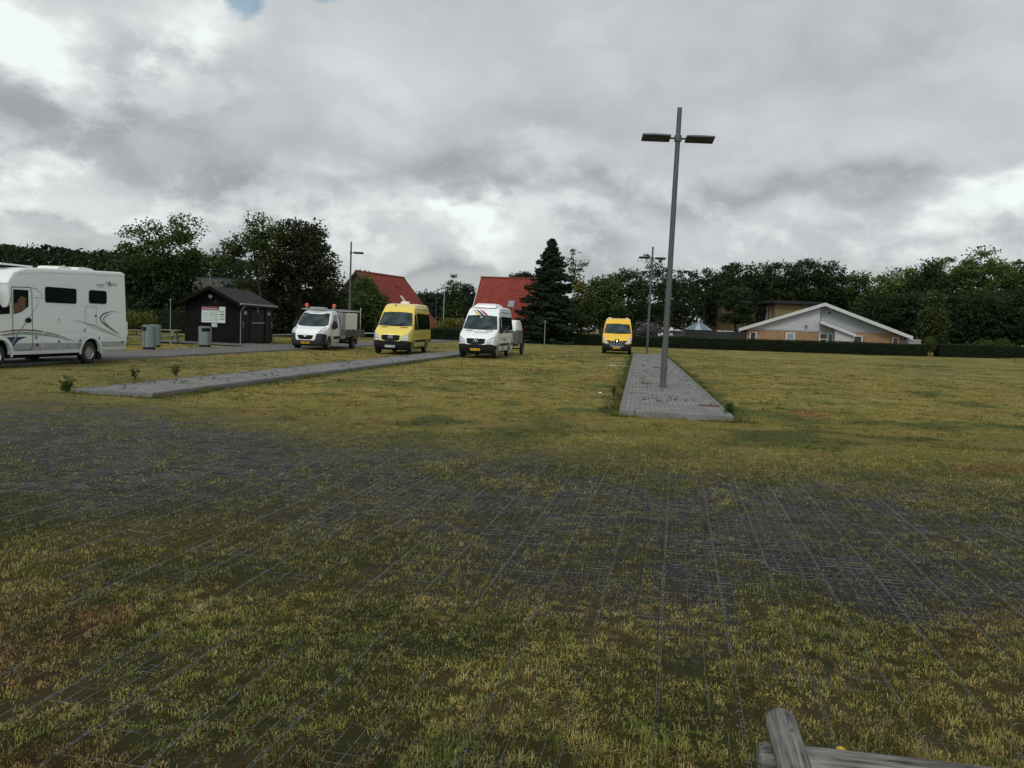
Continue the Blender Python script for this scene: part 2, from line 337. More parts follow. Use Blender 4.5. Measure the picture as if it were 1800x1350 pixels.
# ------------------------------------------------------------------ vehicle shells
class Shell:
    """a vehicle shell: side outline (s back from the nose, z), half width, plan curvature of the nose"""
    def __init__(S, front, back, W0, W1, zt, zlow=1.15, curve=.16, fade=2.2, rr=.07, arches=(), zb=.34, ar=.42):
        S.front = front; S.W0 = W0; S.W1 = W1; S.zt = zt; S.zlow = zlow; S.c = curve; S.fade = fade; S.rr = rr
        lp = list(front)+list(back)
        for (xa, zc) in sorted(arches, reverse=True):   # bottom run goes from the tail to the nose
            h = math.acos(min(1, max(-1, (zb-zc)/ar)))
            n = 12
            for k in range(n+1):
                a = h*(1-2*k/n); lp.append((xa+ar*math.sin(a), zc+ar*math.cos(a)))
        S.loop = dense(lp, .22)
    def w(S, s, z):
        t = max(0, min(1, (z-S.zlow)/(S.zt-S.zlow))); w = S.W0+(S.W1-S.W0)*(t**1.35)
        if z < .6: w -= .03*(.6-z)/.3
        return w - .10*max(0, 1-s/.9)**2
    def D(S, s, y, z):
        g = max(0, 1-max(0, s)/S.fade); q = (abs(y)/S.W0)
        return (-(s+S.c*q**2.4*g), y, z)
    def fs(S, z, y=0):
        F = S.front
        s = F[-1][0]
        if z <= F[0][1]: s = F[0][0]
        for i in range(len(F)-1):
            if F[i][1] <= z <= F[i+1][1]:
                t = (z-F[i][1])/max(1e-6, F[i+1][1]-F[i][1]); s = F[i][0]+(F[i+1][0]-F[i][0])*t; break
        W = S.w(s, z); e = abs(y)-(W-S.rr)
        if e > 0: s += S.rr*(1-math.sqrt(max(0, 1-min(1, e/S.rr)**2)))
        return s
    def body(S, name, mats, parent, loop=None, grow=0., ts=None, smooth=38):
        loop = loop or S.loop; n = len(loop)
        nrm = []
        for i in range(n):
            a = Vector(loop[i-1]); b = Vector(loop[(i+1) % n]); d = (b-a).normalized(); nrm.append((-d.y, d.x))
        area = sum(loop[i][0]*loop[(i+1) % n][1]-loop[(i+1) % n][0]*loop[i][1] for i in range(n))
        sg = 1 if area > 0 else -1                     # inward normal
        r_ = S.rr; mb = MB()
        cols = [(-1, 0, r_), (-1, .12*r_, .5*r_), (-1, .45*r_, .12*r_), (-1, r_, 0)]
        inner = [-.82, -.62, -.4, -.2, 0, .2, .4, .62, .82]
        rows = []
        def row(fn, con):
            o = []
            for i, (s, z) in enumerate(loop):
                s2 = s+sg*nrm[i][0]*con; z2 = z+sg*nrm[i][1]*con
                y = fn(s, z); o.append(S.D(s2, y, z2))
            return o
        for (_, dy, con) in cols: rows.append(row(lambda s, z, dy=dy: -(S.w(s, z)+grow-dy), con))
        for t in inner: rows.append(row(lambda s, z, t=t: t*(S.w(s, z)+grow-r_), 0))
        for (_, dy, con) in reversed(cols): rows.append(row(lambda s, z, dy=dy: (S.w(s, z)+grow-dy), con))
        vs = [v for r in rows for v in r]; fs = []; ms = []
        for j in range(len(rows)-1):
            for i in range(n):
                k = (i+1) % n; f = (j*n+i, j*n+k, (j+1)*n+k, (j+1)*n+i)
                under = max(loop[i][1], loop[k][1]) < .8 and len(mats) > 1 and .12 < loop[i][0] and (loop[i][0] > .4 or False) and j not in (0, 1, 2, len(rows)-2, len(rows)-3, len(rows)-4)
                fs.append(f); ms.append(1 if under else 0)
        for f, mi in zip(fs, ms): mb.f.append(f); mb.m.append(mi)
        mb.v += vs
        con = [(loop[i][0]+sg*nrm[i][0]*r_, loop[i][1]+sg*nrm[i][1]*r_) for i in range(n)]
        V, T = cdt(con, .22)
        for sd in (-1, 1):
            vv = [S.D(s, sd*(S.w(*(loop[i] if i < n else (s, z)))+grow), z) for i, (s, z) in enumerate(V)]
            mb.add(vv, T if sd > 0 else [tuple(reversed(t)) for t in T], 0)
        return mb.build(name, mats, parent, smooth)
    def side(S, name, poly, mt, parent, sd=1, off=.008, step=.2):
        V, T = cdt(dense(poly, step), step); mb = MB()
        mb.add([S.D(s, sd*(S.w(s, z)+off), z) for s, z in V], T if sd > 0 else [tuple(reversed(t)) for t in T])
        return mb.build(name, mt, parent, 60)
    def face(S, name, poly, mt, parent, off=.01, step=.12):
        V, T = cdt(dense(poly, step), step); mb = MB()
        mb.add([S.D(S.fs(z, y)-off, y, z) for y, z in V], T)
        return mb.build(name, mt, parent, 60)
    def text_side(S, s0, z0, txt, size, mt, parent, sd=1, off=.012):
        vs, fs = text_poly(txt, size); mb = MB()
        # on the left flank (sd=+1) the reader sees the nose at the left: x right = s increasing
        mb.add([S.D(s0+sd*x, sd*(S.w(s0+x, z0+y)+off), z0+y) for x, y in vs], fs); return mb.build('lettering', mt, parent)
    def text_face(S, y0, z0, txt, size, mt, parent, off=.02):
        vs, fs = text_poly(txt, size); mb = MB()
        mb.add([S.D(S.fs(z0+y, y0+x)-off, y0+x, z0+y) for x, y in vs], fs); return mb.build('lettering', mt, parent)
    def line_side(S, name, pts, wd, mt, parent, sd=1, off=.01):
        """a thin stripe through (s,z) points; wd may be a list"""
        n = len(pts); W = wd if hasattr(wd, '__len__') else [wd]*n; a = []; b = []
        for i, p in enumerate(pts):
            d = (Vector(pts[min(i+1, n-1)])-Vector(pts[max(i-1, 0)])).normalized()
            q = (-d.y*W[i]/2, d.x*W[i]/2); a.append((p[0]+q[0], p[1]+q[1])); b.append((p[0]-q[0], p[1]-q[1]))
        mb = MB(); mb.add([S.D(s, sd*(S.w(s, z)+off), z) for s, z in a+b], [(i, i+1, n+i+1, n+i) for i in range(n-1)])
        return mb.build(name, mt, parent)

def wheel(parent, x, y, r=.34, wd=.23, sd=1, spokes=6, rimm='rim'):
    """tyre as the part, rim as its sub-part"""
    w = MB(); h = wd/2
    w.lathe([(r*.62, -h), (r*.9, -h), (r*.97, -h*.85), (r, -h*.55), (r, h*.55), (r*.97, h*.85), (r*.9, h), (r*.62, h), (r*.6, h*.7), (r*.6, -h*.7), (r*.62, -h)], 28, 'Y')
    t = w.build('wheel', M['rubber'], parent, 40); t.location = (x, y, r)
    q = MB(); fo = sd*h*.75; bk = sd*h*.25
    q.lathe([(r*.64, fo), (r*.60, fo+sd*.012), (r*.56, fo), (r*.54, bk), (r*.10, bk-sd*.0), (.001, bk)], 28, 'Y', mi=1)
    q.lathe([(r*.64, fo-sd*.004), (r*.61, fo+sd*.018), (r*.555, fo-sd*.002)], 28, 'Y', mi=0)
    q.lathe([(r*.16, fo-sd*.02), (r*.15, fo+sd*.005), (.001, fo+sd*.005)], 14, 'Y', mi=0)
    for k in range(spokes):
        a = 2*math.pi*k/spokes; ca, sa = math.cos(a), math.sin(a); b0, b1 = r*.075, r*.10
        def P(rad, off, yy): return (rad*ca-off*sa, yy, rad*sa+off*ca)
        vs = [P(r*.12, -b0, fo-sd*.012), P(r*.12, b0, fo-sd*.012), P(r*.585, b1, fo-sd*.002), P(r*.585, -b1, fo-sd*.002),
              P(r*.12, -b0, bk+sd*.01), P(r*.12, b0, bk+sd*.01), P(r*.585, b1, bk+sd*.01), P(r*.585, -b1, bk+sd*.01)]
        q.add(vs, [(0, 1, 2, 3), (0, 4, 5, 1), (2, 6, 7, 3), (1, 5, 6, 2), (0, 3, 7, 4)], 0)
    q.build('rim', [M[rimm], M['grille']], t, 40)
    return t
def mirror(parent, x, y, z, sd, mt, big=1.):
    mb = MB(); mb.box((-.02, 0, -.02), (.02, sd*.14, .02)); a = mb.build('mirror', M['black_plastic'], parent, 40); a.location = (x, y, z)
    q = MB(); q.lathe([(.001, -.07), (.07*big, -.06), (.10*big, -.01), (.10*big, .05), (.001, .06)], 14)
    for i, v in enumerate(q.v): q.v[i] = (v[2]*1.1, sd*.19+v[0]*1.15, .08+v[1]*2.1)
    q.build('mirror_housing', mt, a, 50); return a
def plate(S, parent, z, txt, mt, y=0., w=.52, h=.115):
    p = S.face('number_plate', [(y-w/2, z-h/2), (y+w/2, z-h/2), (y+w/2, z+h/2), (y-w/2, z+h/2)], mt, parent, off=.062)
    S.text_face(y, z, txt, h*.95, M['ink'], p, off=.067)
    return p
def place_vehicle(root, tyre_local, ground, heading):
    """heading: compass angle of the tail direction (0 = straight away from the viewer); nose toward the viewer"""
    rz = math.atan2(-math.cos(heading), -math.sin(heading)); c, s = math.cos(rz), math.sin(rz)
    lx, ly = tyre_local; root.rotation_euler = (0, 0, rz)
    root.location = (float(ground[0]-(c*lx-s*ly)), float(ground[1]-(s*lx+c*ly)), 0)
def underbody(parent, L, W, x0=.5):
    mb = MB(); mb.box((-L+.4, -W+.3, .24), (-x0, W-.3, .42)); mb.box((-L+.8, -W+.5, .18), (-1.6, W-.9, .25)); mb.tube([(-1.2, .3, .24), (-L+.3, .3, .26)], .045)
    mb.build('underbody', M['black_plastic'], parent)

def star_ring(S, parent, z, r):
    """round three-pointed badge on the grille"""
    mb = MB(); n = 20; s0 = S.fs(z)-.05
    for i in range(n):
        a0, a1 = 2*math.pi*i/n, 2*math.pi*(i+1)/n
        P = lambda a, q, d: (-s0+d, q*math.sin(a), z+q*math.cos(a))
        mb.add([P(a0, r, 0), P(a1, r, 0), P(a1, r*.84, .006), P(a0, r*.84, .006)], [(0, 1, 2, 3)])
    for k in range(3):
        a = 2*math.pi*k/3
        P = lambda a, q: (-s0+.004, q*math.sin(a), z+q*math.cos(a))
        mb.add([P(a, r*.88), P(a+1.05, r*.14), P(a-1.05, r*.14)], [(0, 1, 2)])
    mb.add([(-s0+.004, r*.14*math.sin(a), z+r*.14*math.cos(a)) for a in [2*math.pi*(k+.5)/3 for k in range(3)]], [(0, 1, 2)])
    return mb.build('badge', M['chrome'], parent)

def tall_minibus(label, group, paint, plate_mt, plate_txt, wheelbase=3.66, light=True):
    root = thing('minibus', label, 'minibus', group=group)
    L = 5.9
    front = [(.10, .27), (.03, .36), (0, .55), (.02, .70), (.05, .80), (.09, 1.0), (.16, 1.12), (.34, 1.24), (.72, 1.38), (.98, 1.47), (1.32, 1.87), (1.62, 2.22), (1.86, 2.44), (2.08, 2.58), (2.4, 2.67)]
    back = [(3.2, 2.72), (5.2, 2.72), (5.68, 2.66), (5.84, 2.45), (5.9, 1.4), (5.9, .5), (5.82, .34)]
    ax0, ax1 = .98, .98+wheelbase
    S = Shell(front, back, .99, .80, 2.7, 1.15, .17, 2.4, .075, [(ax0, .36), (ax1, .36)], ar=.43)
    S.body('body', [M[paint], M['black_plastic']], root)
    # bumper wraps the nose
    bl = dense([(.12, .24), (.0, .34), (-.04, .52), (-.02, .70), (.03, .73), (.62, .70), (.53, .45), (.5, .30)], .12)
    S.body('bumper', [M['black_plastic']], root, loop=bl, grow=.012)
    S.face('windscreen', [(-.915, 1.50), (-.5, 1.475), (0, 1.465), (.5, 1.475), (.915, 1.50), (.875, 1.8), (.785, 2.20), (.4, 2.235), (0, 2.24), (-.4, 2.235), (-.785, 2.20), (-.875, 1.8)], M['screen'], root, off=.012)
    for sg in (-1, 1):
        wb = MB(); wb.tube([S.D(S.fs(z, y*sg)-.03, y*sg, z) for (y, z) in ((.12, 1.49), (.35, 1.60), (.62, 1.66))], .012, 6); wb.build('wiper', M['black_plastic'], root)
        S.face('hood_vent', [(sg*.34, 1.405), (sg*.72, 1.405), (sg*.74, 1.435), (sg*.34, 1.435)], M['grille'], root, off=.024)
        hl = S.face('headlight', [(sg*.52, .74), (sg*.90, .74), (sg*.925, .86), (sg*.90, 1.12), (sg*.84, 1.12), (sg*.60, .95)], M['lamp_glass'], root, off=.018)
        k = MB()
        for (yy, zz, rr_) in ((.66, .86, .065), (.80, .90, .06)):
            s_ = S.fs(zz, sg*yy)-.022; c = S.D(s_, sg*yy, zz)
            k.add([c]+[(c[0]-abs(math.cos(a))*0-.004, c[1]+rr_*math.cos(a), c[2]+rr_*math.sin(a)) for a in [2*math.pi*i/14 for i in range(14)]], [(0, 1+i, 1+(i+1) % 14) for i in range(14)])
        k.build('reflector', M['chrome'], hl)
        mirror(root, -1.42, sg*.90, 1.38, sg, M['black_plastic'], .85)
    sur = S.face('grille_surround', [(-.56, .98), (-.52, .72), (-.3, .675), (0, .665), (.3, .675), (.52, .72), (.56, .98), (.56, 1.04), (-.56, 1.04)], M[paint], root, off=.03)
    g = S.face('grille', [(-.50, 1.00), (-.46, .76), (-.28, .72), (0, .71), (.28, .72), (.46, .76), (.50, 1.00), (.3, 1.02), (0, 1.025), (-.3, 1.02)], M['grille'], sur, off=.04)
    for z in (.80, .87, .94):
        S.face('grille_slat', [(-.44, z-.006), (.44, z-.006), (.44, z+.006), (-.44, z+.006)], M['black_plastic'], sur, off=.047)
    star_ring(S, root, .865, .115)
    plate(S, root, .43 if light else .45, plate_txt, plate_mt)
    lg = MB(); 
    S.face('air_intake', [(-.6, .60), (.6, .60), (.6, .67), (-.6, .67)], M['grille'], root, off=.05)
    for sd in (-1, 1):
        S.side('cab_window', [(1.42, 1.50), (2.0, 1.46), (2.04, 2.12), (1.78, 2.15), (1.66, 2.08)], M['glass'], root, sd)
        S.side('side_glass', [(2.20, 1.33), (5.70, 1.33), (5.66, 2.20), (2.24, 2.20)], M['privacy'], root, sd, off=.011)
        for s_ in (3.38, 4.55): S.line_side('glass_seam', [(s_, 1.35), (s_, 2.18)], .02, M['black_plastic'], root, sd, off=.014)
        S.line_side('door_seam', [(1.55, .55), (1.33, 1.2), (1.36, 1.46)], .014, M['seam'], root, sd)
        S.line_side('door_seam', [(2.12, .5), (2.12, 2.2)], .014, M['seam'], root, sd)
        S.side('side_moulding', [(1.46, .64), (ax1-.44, .64), (ax1-.44, .78), (1.48, .78)], M['grey_plastic'], root, sd, off=.022)
        S.side('side_moulding', [(ax1+.44, .64), (5.8, .64), (5.8, .78), (ax1+.44, .78)], M['grey_plastic'], root, sd, off=.022)
        S.line_side('roof_rail', [(2.5, 2.43), (5.5, 2.43)], .035, M['seam'], root, sd, off=.006)
        hb = S.line_side('door_handle', [(1.9, 1.18), (2.04, 1.18)], .04, M['black_plastic'], root, sd, off=.03)
        for ax in (ax0, ax1):
            # flared wheel lip
            S.line_side('wheel_arch_lip', [(ax+.46*math.sin(a), .36+.46*math.cos(a)) for a in [R(-95+190*k/14) for k in range(15)]], .05, M[paint], root, sd, off=.02)
            wheel(root, -ax-(.0), sd*.86, .35, .22, sd, 6, 'rim')
    for z, y0 in ((.62, -.9),):
        pass
    for sd in (-1, 1): tb = MB(); tb.box((-5.93, sd*.78-.06, .95), (-5.89, sd*.78+.06, 1.35)); tb.build('tail_lamp', M['crimson'], root)
    S.line_side('antenna', [(2.02, 2.62), (2.03, 2.63)], .01, M['seam'], root, 1)
    underbody(root, L, .95)
    return root, S, ax0

# --- pale yellow minibus
vy, S1, axf = tall_minibus('pale yellow minibus with black side glass and white number plate, beyond the left paved island', 'vehicles parked facing the camera', 'pale_yellow', M['plate_white'], 'XV 91 863')
place_vehicle(vy, (-axf, .96), at(724, 623.3), R(5.2))
for (x, y, w) in ((-2.25, -.25, .05),):
    mk = MB(); mk.lathe([(.0, .04), (.05, .03), (.06, 0)], 12, c=(x+.15, y, 2.60)); mk.build('marker_lamp', M['seam'], vy)
v_ = MB(); v_.lathe([(.26, 2.70), (.26, 2.80), (.2, 2.86), (.001, 2.88)], 18, c=(-3.7, -.1, 0)); v_.build('roof_vent', M['cloth_white'], vy, 40)

# --- white minibus
vw, S2, axf = tall_minibus('white tall-roofed minibus with yellow, navy and red stripes above its windscreen and a roof unit', 'vehicles parked facing the camera', 'white_paint', M['plate_yellow'], 'DZ 91 502', light=False)
place_vehicle(vw, (-axf, .96), at(873, 630.0), R(9.2))
ac = Shell([(2.15, 2.66), (2.2, 2.76), (2.45, 2.86), (2.7, 2.89)], [(3.9, 2.89), (4.3, 2.84), (4.4, 2.68)], .62, .50, 2.9, 2.7, .05, 6, .06, zb=.3)
ac.body('roof_unit', [M['white_paint']], vw)
for nm, mt, y0, w in (('stripe', 'gold', -.52, .13), ('stripe', 'navy', -.32, .14), ('stripe', 'crimson', -.10, .14)):
    S2.face(nm, [(y0-.16, 2.56), (y0+w+.10, 2.25), (y0+w+.26, 2.25), (y0+.12, 2.45)], M[mt], vw, off=.018)
S2.text_face(-.10, 1.345, 'Vinge', .10, M['teal_ink'], vw, off=.014); S2.text_face(.20, 1.335, 'Minibus', .10, M['teal_ink'], vw, off=.014); S2.text_face(.47, 1.325, 'Taxi', .10, M['teal_ink'], vw, off=.014)
S2.face('swoosh', [(-.62, 1.30), (-.50, 1.355), (-.34, 1.34), (-.50, 1.335)], M['greyfilm'], vw, off=.014)
S2.text_side(3.05, .98, 'Minibus', .34, M['teal_ink'], vw, 1)
S2.text_side(1.95, 1.02, 'Vinge', .20, M['greyfilm'], vw, 1)
S2.side('stripe', [(2.3, .36), (2.55, .36), (2.85, .62), (2.6, .62)], M['maroon'], vw, 1, off=.012)
S2.side('stripe', [(5.0, .62), (5.3, .62), (5.75, 1.3), (5.55, 1.3)], M['greyfilm'], vw, 1, off=.012)
S2.side('stripe', [(5.35, .80), (5.5, .80), (5.82, 1.3), (5.76, 1.3)], M['gold'], vw, 1, off=.014)
for (y, z) in ((-.05, 2.14),):
    S2.face('dash_sticker', [(y-.05, z-.02), (y+.05, z-.02), (y+.05, z+.02), (y-.05, z+.02)], M['white_paint'], vw, off=.02)

# --- deep yellow van
def yellow_van():
    root = thing('van', 'deep yellow van with dark bumper parked at the far end of the right paved island', 'van', group='vehicles parked facing the camera')
    front = [(.10, .24), (.02, .36), (0, .50), (.03, .66), (.07, .80), (.12, .95), (.30, 1.10), (.62, 1.25), (.95, 1.38), (1.25, 1.75), (1.55, 2.08), (1.78, 2.28), (2.0, 2.40), (2.3, 2.46)]
    back = [(3.1, 2.50), (5.0, 2.50), (5.4, 2.44), (5.5, 2.3), (5.55, 1.2), (5.55, .5), (5.48, .34)]
    S = Shell(front, back, 1.04, .84, 2.5, 1.1, .19, 2.3, .08, [(.9, .36), (4.58, .36)], ar=.42)
    S.body('body', [M['deep_yellow'], M['black_plastic']], root)
    S.body('bumper', [M['black_plastic']], root, loop=dense([(.12, .20), (0, .30), (-.04, .5), (.0, .64), (.10, .80), (.62, .76), (.47, .45), (.44, .28)], .12), grow=.014)
    S.face('windscreen', [(-.94, 1.42), (0, 1.39), (.94, 1.42), (.90, 1.7), (.81, 2.07), (0, 2.11), (-.81, 2.07), (-.90, 1.7)], M['screen'], root, off=.012)
    S.face('grille', [(-.72, .94), (-.50, .66), (-.40, .56), (.40, .56), (.50, .66), (.72, .94), (.3, .90), (-.3, .90)], M['grille'], root, off=.055)
    for z, h in ((.64, .45), (.73, .52), (.82, .60)):
        for k in range(7):
            y = -h+2*h*k/6
            S.face('grille_stud', [(y-.035, z-.008), (y+.035, z-.008), (y+.035, z+.008), (y-.035, z+.008)], M['chrome'], root, off=.07)
    S.face('chrome_strip', [(-.42, .535), (.42, .535), (.42, .555), (-.42, .555)], M['chrome'], root, off=.07)
    S.face('badge_housing', [(-.17, .90), (.17, .90), (.12, 1.02), (-.12, 1.02)], M['grille'], root, off=.05)
    S.face('badge', [(-.075, .93), (0, .83), (.075, .93), (0, 1.02)], M['chrome'], root, off=.075)
    for sg in (-1, 1):
        S.face('headlight', [(sg*.60, .70), (sg*.72, .70), (sg*.93, .84), (sg*.97, 1.16), (sg*.92, 1.24), (sg*.80, 1.02)], M['lamp_glass'], root, off=.03)
        mirror(root, -1.3, sg*1.0, 1.40, sg, M['black_plastic'], 1.1)
        S.side('cab_window', [(1.38, 1.42), (2.1, 1.40), (2.12, 2.0), (1.72, 2.02)], M['glass'], root, sg)
        S.side('side_moulding', [(1.36, .60), (4.1, .60), (4.1, .74), (1.38, .74)], M['grey_plastic'], root, sg, off=.02)
        S.line_side('door_seam', [(2.2, .5), (2.2, 2.1)], .014, M['seam'], root, sg)
        wheel(root, -.9, sg*.90, .34, .22, sg, 5, 'rim_dull'); wheel(root, -4.58, sg*.90, .34, .22, sg, 5, 'rim_dull')
        b = MB(); b.box((-2.5, sg*.60-.09, 2.47), (-2.36, sg*.60+.09, 2.53)); b.build('roof_lamp', M['white_paint'], root)
        b = MB(); b.tube([(-2.6, sg*.44, 2.45), (-2.6, sg*.44, 2.58)], .012, 6); b.build('aerial', M['gutter'], root)
        for (y0, z0, y1, z1) in ((.1, 1.40, .62, 1.50),):
            wb = MB(); wb.tube([S.D(S.fs(z0, y0*sg)-.03, y0*sg, z0), S.D(S.fs(z1, y1*sg)-.03, y1*sg, z1)], .012, 6); wb.build('wiper', M['black_plastic'], root)
    plate(S, root, .43, 'AT 51 873', M['plate_yellow'])
    underbody(root, 5.5, .98); return root
vr = yellow_van(); place_vehicle(vr, (-.9, 1.0), at(1107.5, 622.8), R(8.2)); vr.scale = (1.06, 1.06, 1.06)

# --- white pickup with dropside bed, locker, white tarpaulin box and beacons
def service_truck():
    root = thing('pickup_truck', 'white single-cab dropside pickup with two orange roof beacons, nearest the black hut', 'pickup truck', group='vehicles parked facing the camera')
    front = [(.10, .24), (.02, .36), (0, .50), (.02, .70), (.05, .90), (.14, 1.02), (.34, 1.12), (.62, 1.21), (.80, 1.27), (1.15, 1.68), (1.50, 2.02), (1.75, 2.13), (2.0, 2.17)]
    back = [(2.38, 2.18), (2.46, 2.12), (2.5, 1.7), (2.5, .5), (2.45, .38)]
    S = Shell(front, back, .99, .80, 2.18, 1.15, .18, 2.2, .075, [(.95, .36)], ar=.41)
    S.body('cab', [M['white_paint'], M['black_plastic']], root)
    S.face('windscreen', [(-.90, 1.37), (-.7, 1.29), (0, 1.265), (.7, 1.29), (.90, 1.37), (.87, 1.62), (.77, 2.02), (0, 2.06), (-.77, 2.02), (-.87, 1.62)], M['screen'], root, off=.012)
    bl = dense([(.12, .20), (0, .30), (-.035, .5), (-.02, .66), (.03, .90), (.30, .92), (.55, .80), (.5, .5), (.46, .28)], .12)
    S.body('bumper', [M['grey_plastic']], root, loop=bl, grow=.012)
    sur = S.face('grille_surround', [(-.60, .94), (-.56, .58), (-.48, .52), (.48, .52), (.56, .58), (.60, .94)], M['white_paint'], root, off=.055)
    S.face('grille', [(-.46, .79), (-.38, .60), (-.30, .565), (.30, .565), (.38, .60), (.46, .79), (.2, .80), (-.2, .80)], M['grille'], sur, off=.07)
    bd = S.face('badge', [(-.10, .83), (-.07, .74), (0, .70), (.07, .74), (.10, .83), (.0, .86)], M['chrome'], root, off=.085)
    S.face('badge_inset', [(-.055, .81), (0, .745), (.055, .81)], M['grille'], bd, off=.092)
    for sg in (-1, 1):
        hl = S.face('headlight', [(sg*.66, .94), (sg*.86, .93), (sg*.93, 1.05), (sg*.90, 1.25), (sg*.84, 1.27), (sg*.70, 1.12)], M['lamp_glass'], root, off=.03)
        for (yy, zz) in ((.74, 1.02), (.83, 1.10)):
            k = MB(); c = S.D(S.fs(zz, sg*yy)-.035, sg*yy, zz)
            k.add([c]+[(c[0]-.003, c[1]+.05*math.cos(a), c[2]+.05*math.sin(a)) for a in [2*math.pi*i/12 for i in range(12)]], [(0, 1+i, 1+(i+1) % 12) for i in range(12)])
            k.build('reflector', M['chrome'], hl)
        mirror(root, -1.25, sg*.96, 1.28, sg, M['black_plastic'], 1.15)
        S.side('cab_window', [(1.18, 1.24), (2.16, 1.20), (2.22, 1.90), (1.98, 1.96), (1.76, 1.93)], M['glass'], root, sg)
        S.line_side('door_seam', [(1.35, .45), (1.10, .9), (1.12, 1.22)], .014, M['seam'], root, sg)
        S.line_side('door_seam', [(2.32, .45), (2.32, 1.95)], .014, M['seam'], root, sg)
        S.side('side_moulding', [(1.45, .60), (2.42, .60), (2.42, .76), (1.47, .76)], M['grey_plastic'], root, sg, off=.02)
        wheel(root, -.95, sg*.87, .34, .22, sg, 6, 'rim_dull'); wheel(root, -4.75, sg*.87, .34, .22, sg, 6, 'rim_dull')
        bq = MB(); bq.lathe([(.08, 2.34), (.08, 2.37), (.105, 2.38), (.11, 2.48), (.085, 2.54), (.001, 2.56)], 18, c=(-1.95, sg*.82+.0, 0)); bc = bq.build('beacon', M['orange'], root, 40)
        bs = MB(); bs.lathe([(.06, 2.22), (.06, 2.34), (.09, 2.34), (.001, 2.345)], 12, c=(-1.95, sg*.82, 0)); bs.build('beacon_base', M['aluminium'], bc)
        fl = MB(); fl.box((-5.2, sg*.62, .45), (-4.3, sg*1.0, .5)); fl.box((-5.25, sg*.66, .25), (-5.2, sg*1.0, .6)); fl.build('mudguard', M['black_plastic'], root)
    rk = MB()
    for x in (-1.6, -2.2): rk.box((x-.03, -.92, 2.20), (x+.03, .92, 2.25))
    rk.box((-2.15, -.55, 2.27), (-1.75, .35, 2.36)); 
    for sg in (-1, 1): rk.tube([(-1.5, sg*.9, 2.25), (-6.0, sg*.9, 2.25)], .025, 8)
    for x in (-2.6, -6.0):
        for sg in (-1, 1): rk.box((x-.025, sg*.9-.025, .9), (x+.025, sg*.9+.025, 2.45 if x < -5 else 2.27))
    rk.box((-2.62, -.92, 2.2), (-2.58, .92, 2.26)); rk.box((-6.02, -.92, 2.2), (-5.98, .92, 2.26))
    rk.build('ladder_rack', M['aluminium'], root)
    ch = MB(); ch.box((-6.1, -.45, .5), (-2.3, -.33, .66)); ch.box((-6.1, .33, .5), (-2.3, .45, .66)); ch.tube([(-4.75, -.8, .35), (-4.75, .8, .35)], .07); ch.box((-3.9, .35, .36), (-3.2, .85, .62)); ch.build('chassis', M['black_plastic'], root)
    bd = MB(); bd.box((-6.25, -1.04, .74), (-2.62, 1.04, .80))
    for sg in (-1, 1):
        bd.box((-6.25, sg*1.04-.015, .80), (-2.64, sg*1.04+.015, 1.14))
        for k in range(3): bd.box((-6.25, sg*1.062-.008, .84+.10*k), (-2.64, sg*1.062+.008, .90+.10*k))
        for x in (-6.22, -4.4, -2.68): bd.box((x-.03, sg*1.075-.012, .78), (x+.03, sg*1.075+.012, 1.16))
    bd.box((-6.28, -1.02, .80), (-6.25, 1.02, 1.14)); bd.build('dropside_bed', M['bed_grey'], root)
    lk = MB(); lk.box((-3.16, -1.0, .60), (-2.60, 1.05, 2.10)); o = lk.build('locker', M['aluminium'], root)
    for z0, z1 in ((.64, 1.28), (1.31, 2.06)):
        q = MB(); q.box((-3.12, 1.05, z0), (-2.64, 1.065, z1)); q.build('locker_door', M['greyband'], o)
    tp = MB(); n = 12                                  # white tarpaulin box with a scalloped hem
    tp.box((-5.25, -.92, 1.0), (-3.2, .97, 2.10))
    for k in range(n):
        x = -3.22-2.0*k/n; tp.box((x-.15, .97, 1.06+.03*math.sin(k*2.1)), (x, .985, 2.08), None)
    tp.build('tarpaulin_box', M['cloth_white'], root)
    sk = MB(); sk.lathe([(.001, .80), (.35, .85), (.38, 1.05), (.25, 1.22), (.001, 1.26)], 14, c=(-5.75, .4, 0)); sk.build('white_sack', M['cloth_white'], root, 50)
    plate(S, root, .38, 'XT 88 521', M['plate_yellow'], w=.50)
    return root
vt = service_truck(); place_vehicle(vt, (-.95, .97), at(578, 615.2), R(9.5))

# --- small cargo trailer behind the white minibus
def trailer():
    root = thing('cargo_trailer', 'grey box trailer with a rounded white lid standing behind the white minibus', 'trailer')
    b = MB(); b.box((-2.0, -.72, .62), (0, .72, 1.42))
    for k in range(4): b.box((-2.01, -.735, .66+.19*k), (.012, .735, .80+.19*k))
    b.build('box', M['bed_grey'], root)
    S = Shell([(0, 1.43), (.02, 1.75), (.12, 2.0), (.35, 2.10)], [(1.65, 2.10), (1.88, 2.0), (1.98, 1.75), (2.0, 1.43)], .70, .60, 2.1, 1.43, .05, 3, .09, zb=.3)
    S.body('lid', [M['white_paint']], root)
    d = MB(); d.tube([(0, 0, .55), (1.3, 0, .45)], .04); d.box((-1.9, -.5, .5), (0, -.44, .62)); d.box((-1.9, .44, .5), (0, .5, .62)); d.tube([(-1.05, -.8, .33), (-1.05, .8, .33)], .04); d.build('drawbar', M['black_plastic'], root)
    for sg in (-1, 1):
        wheel(root, -1.05, sg*.84, .31, .18, sg, 5, 'rim_dull')
        f = MB(); n = 8
        a = [R(20+140*k/n) for k in range(n+1)]
        f.add([(-1.05+.38*math.cos(t), sg*(.75+.2*j), .31+.38*math.sin(t)) for t in a for j in (0, 1)], [(2*i, 2*i+1, 2*i+3, 2*i+2) for i in range(n)]); f.build('mudguard', M['black_plastic'], root)
    return root
tr = trailer(); place_vehicle(tr, (-1.05, .84), at(916.5, 622.6), R(9.2))

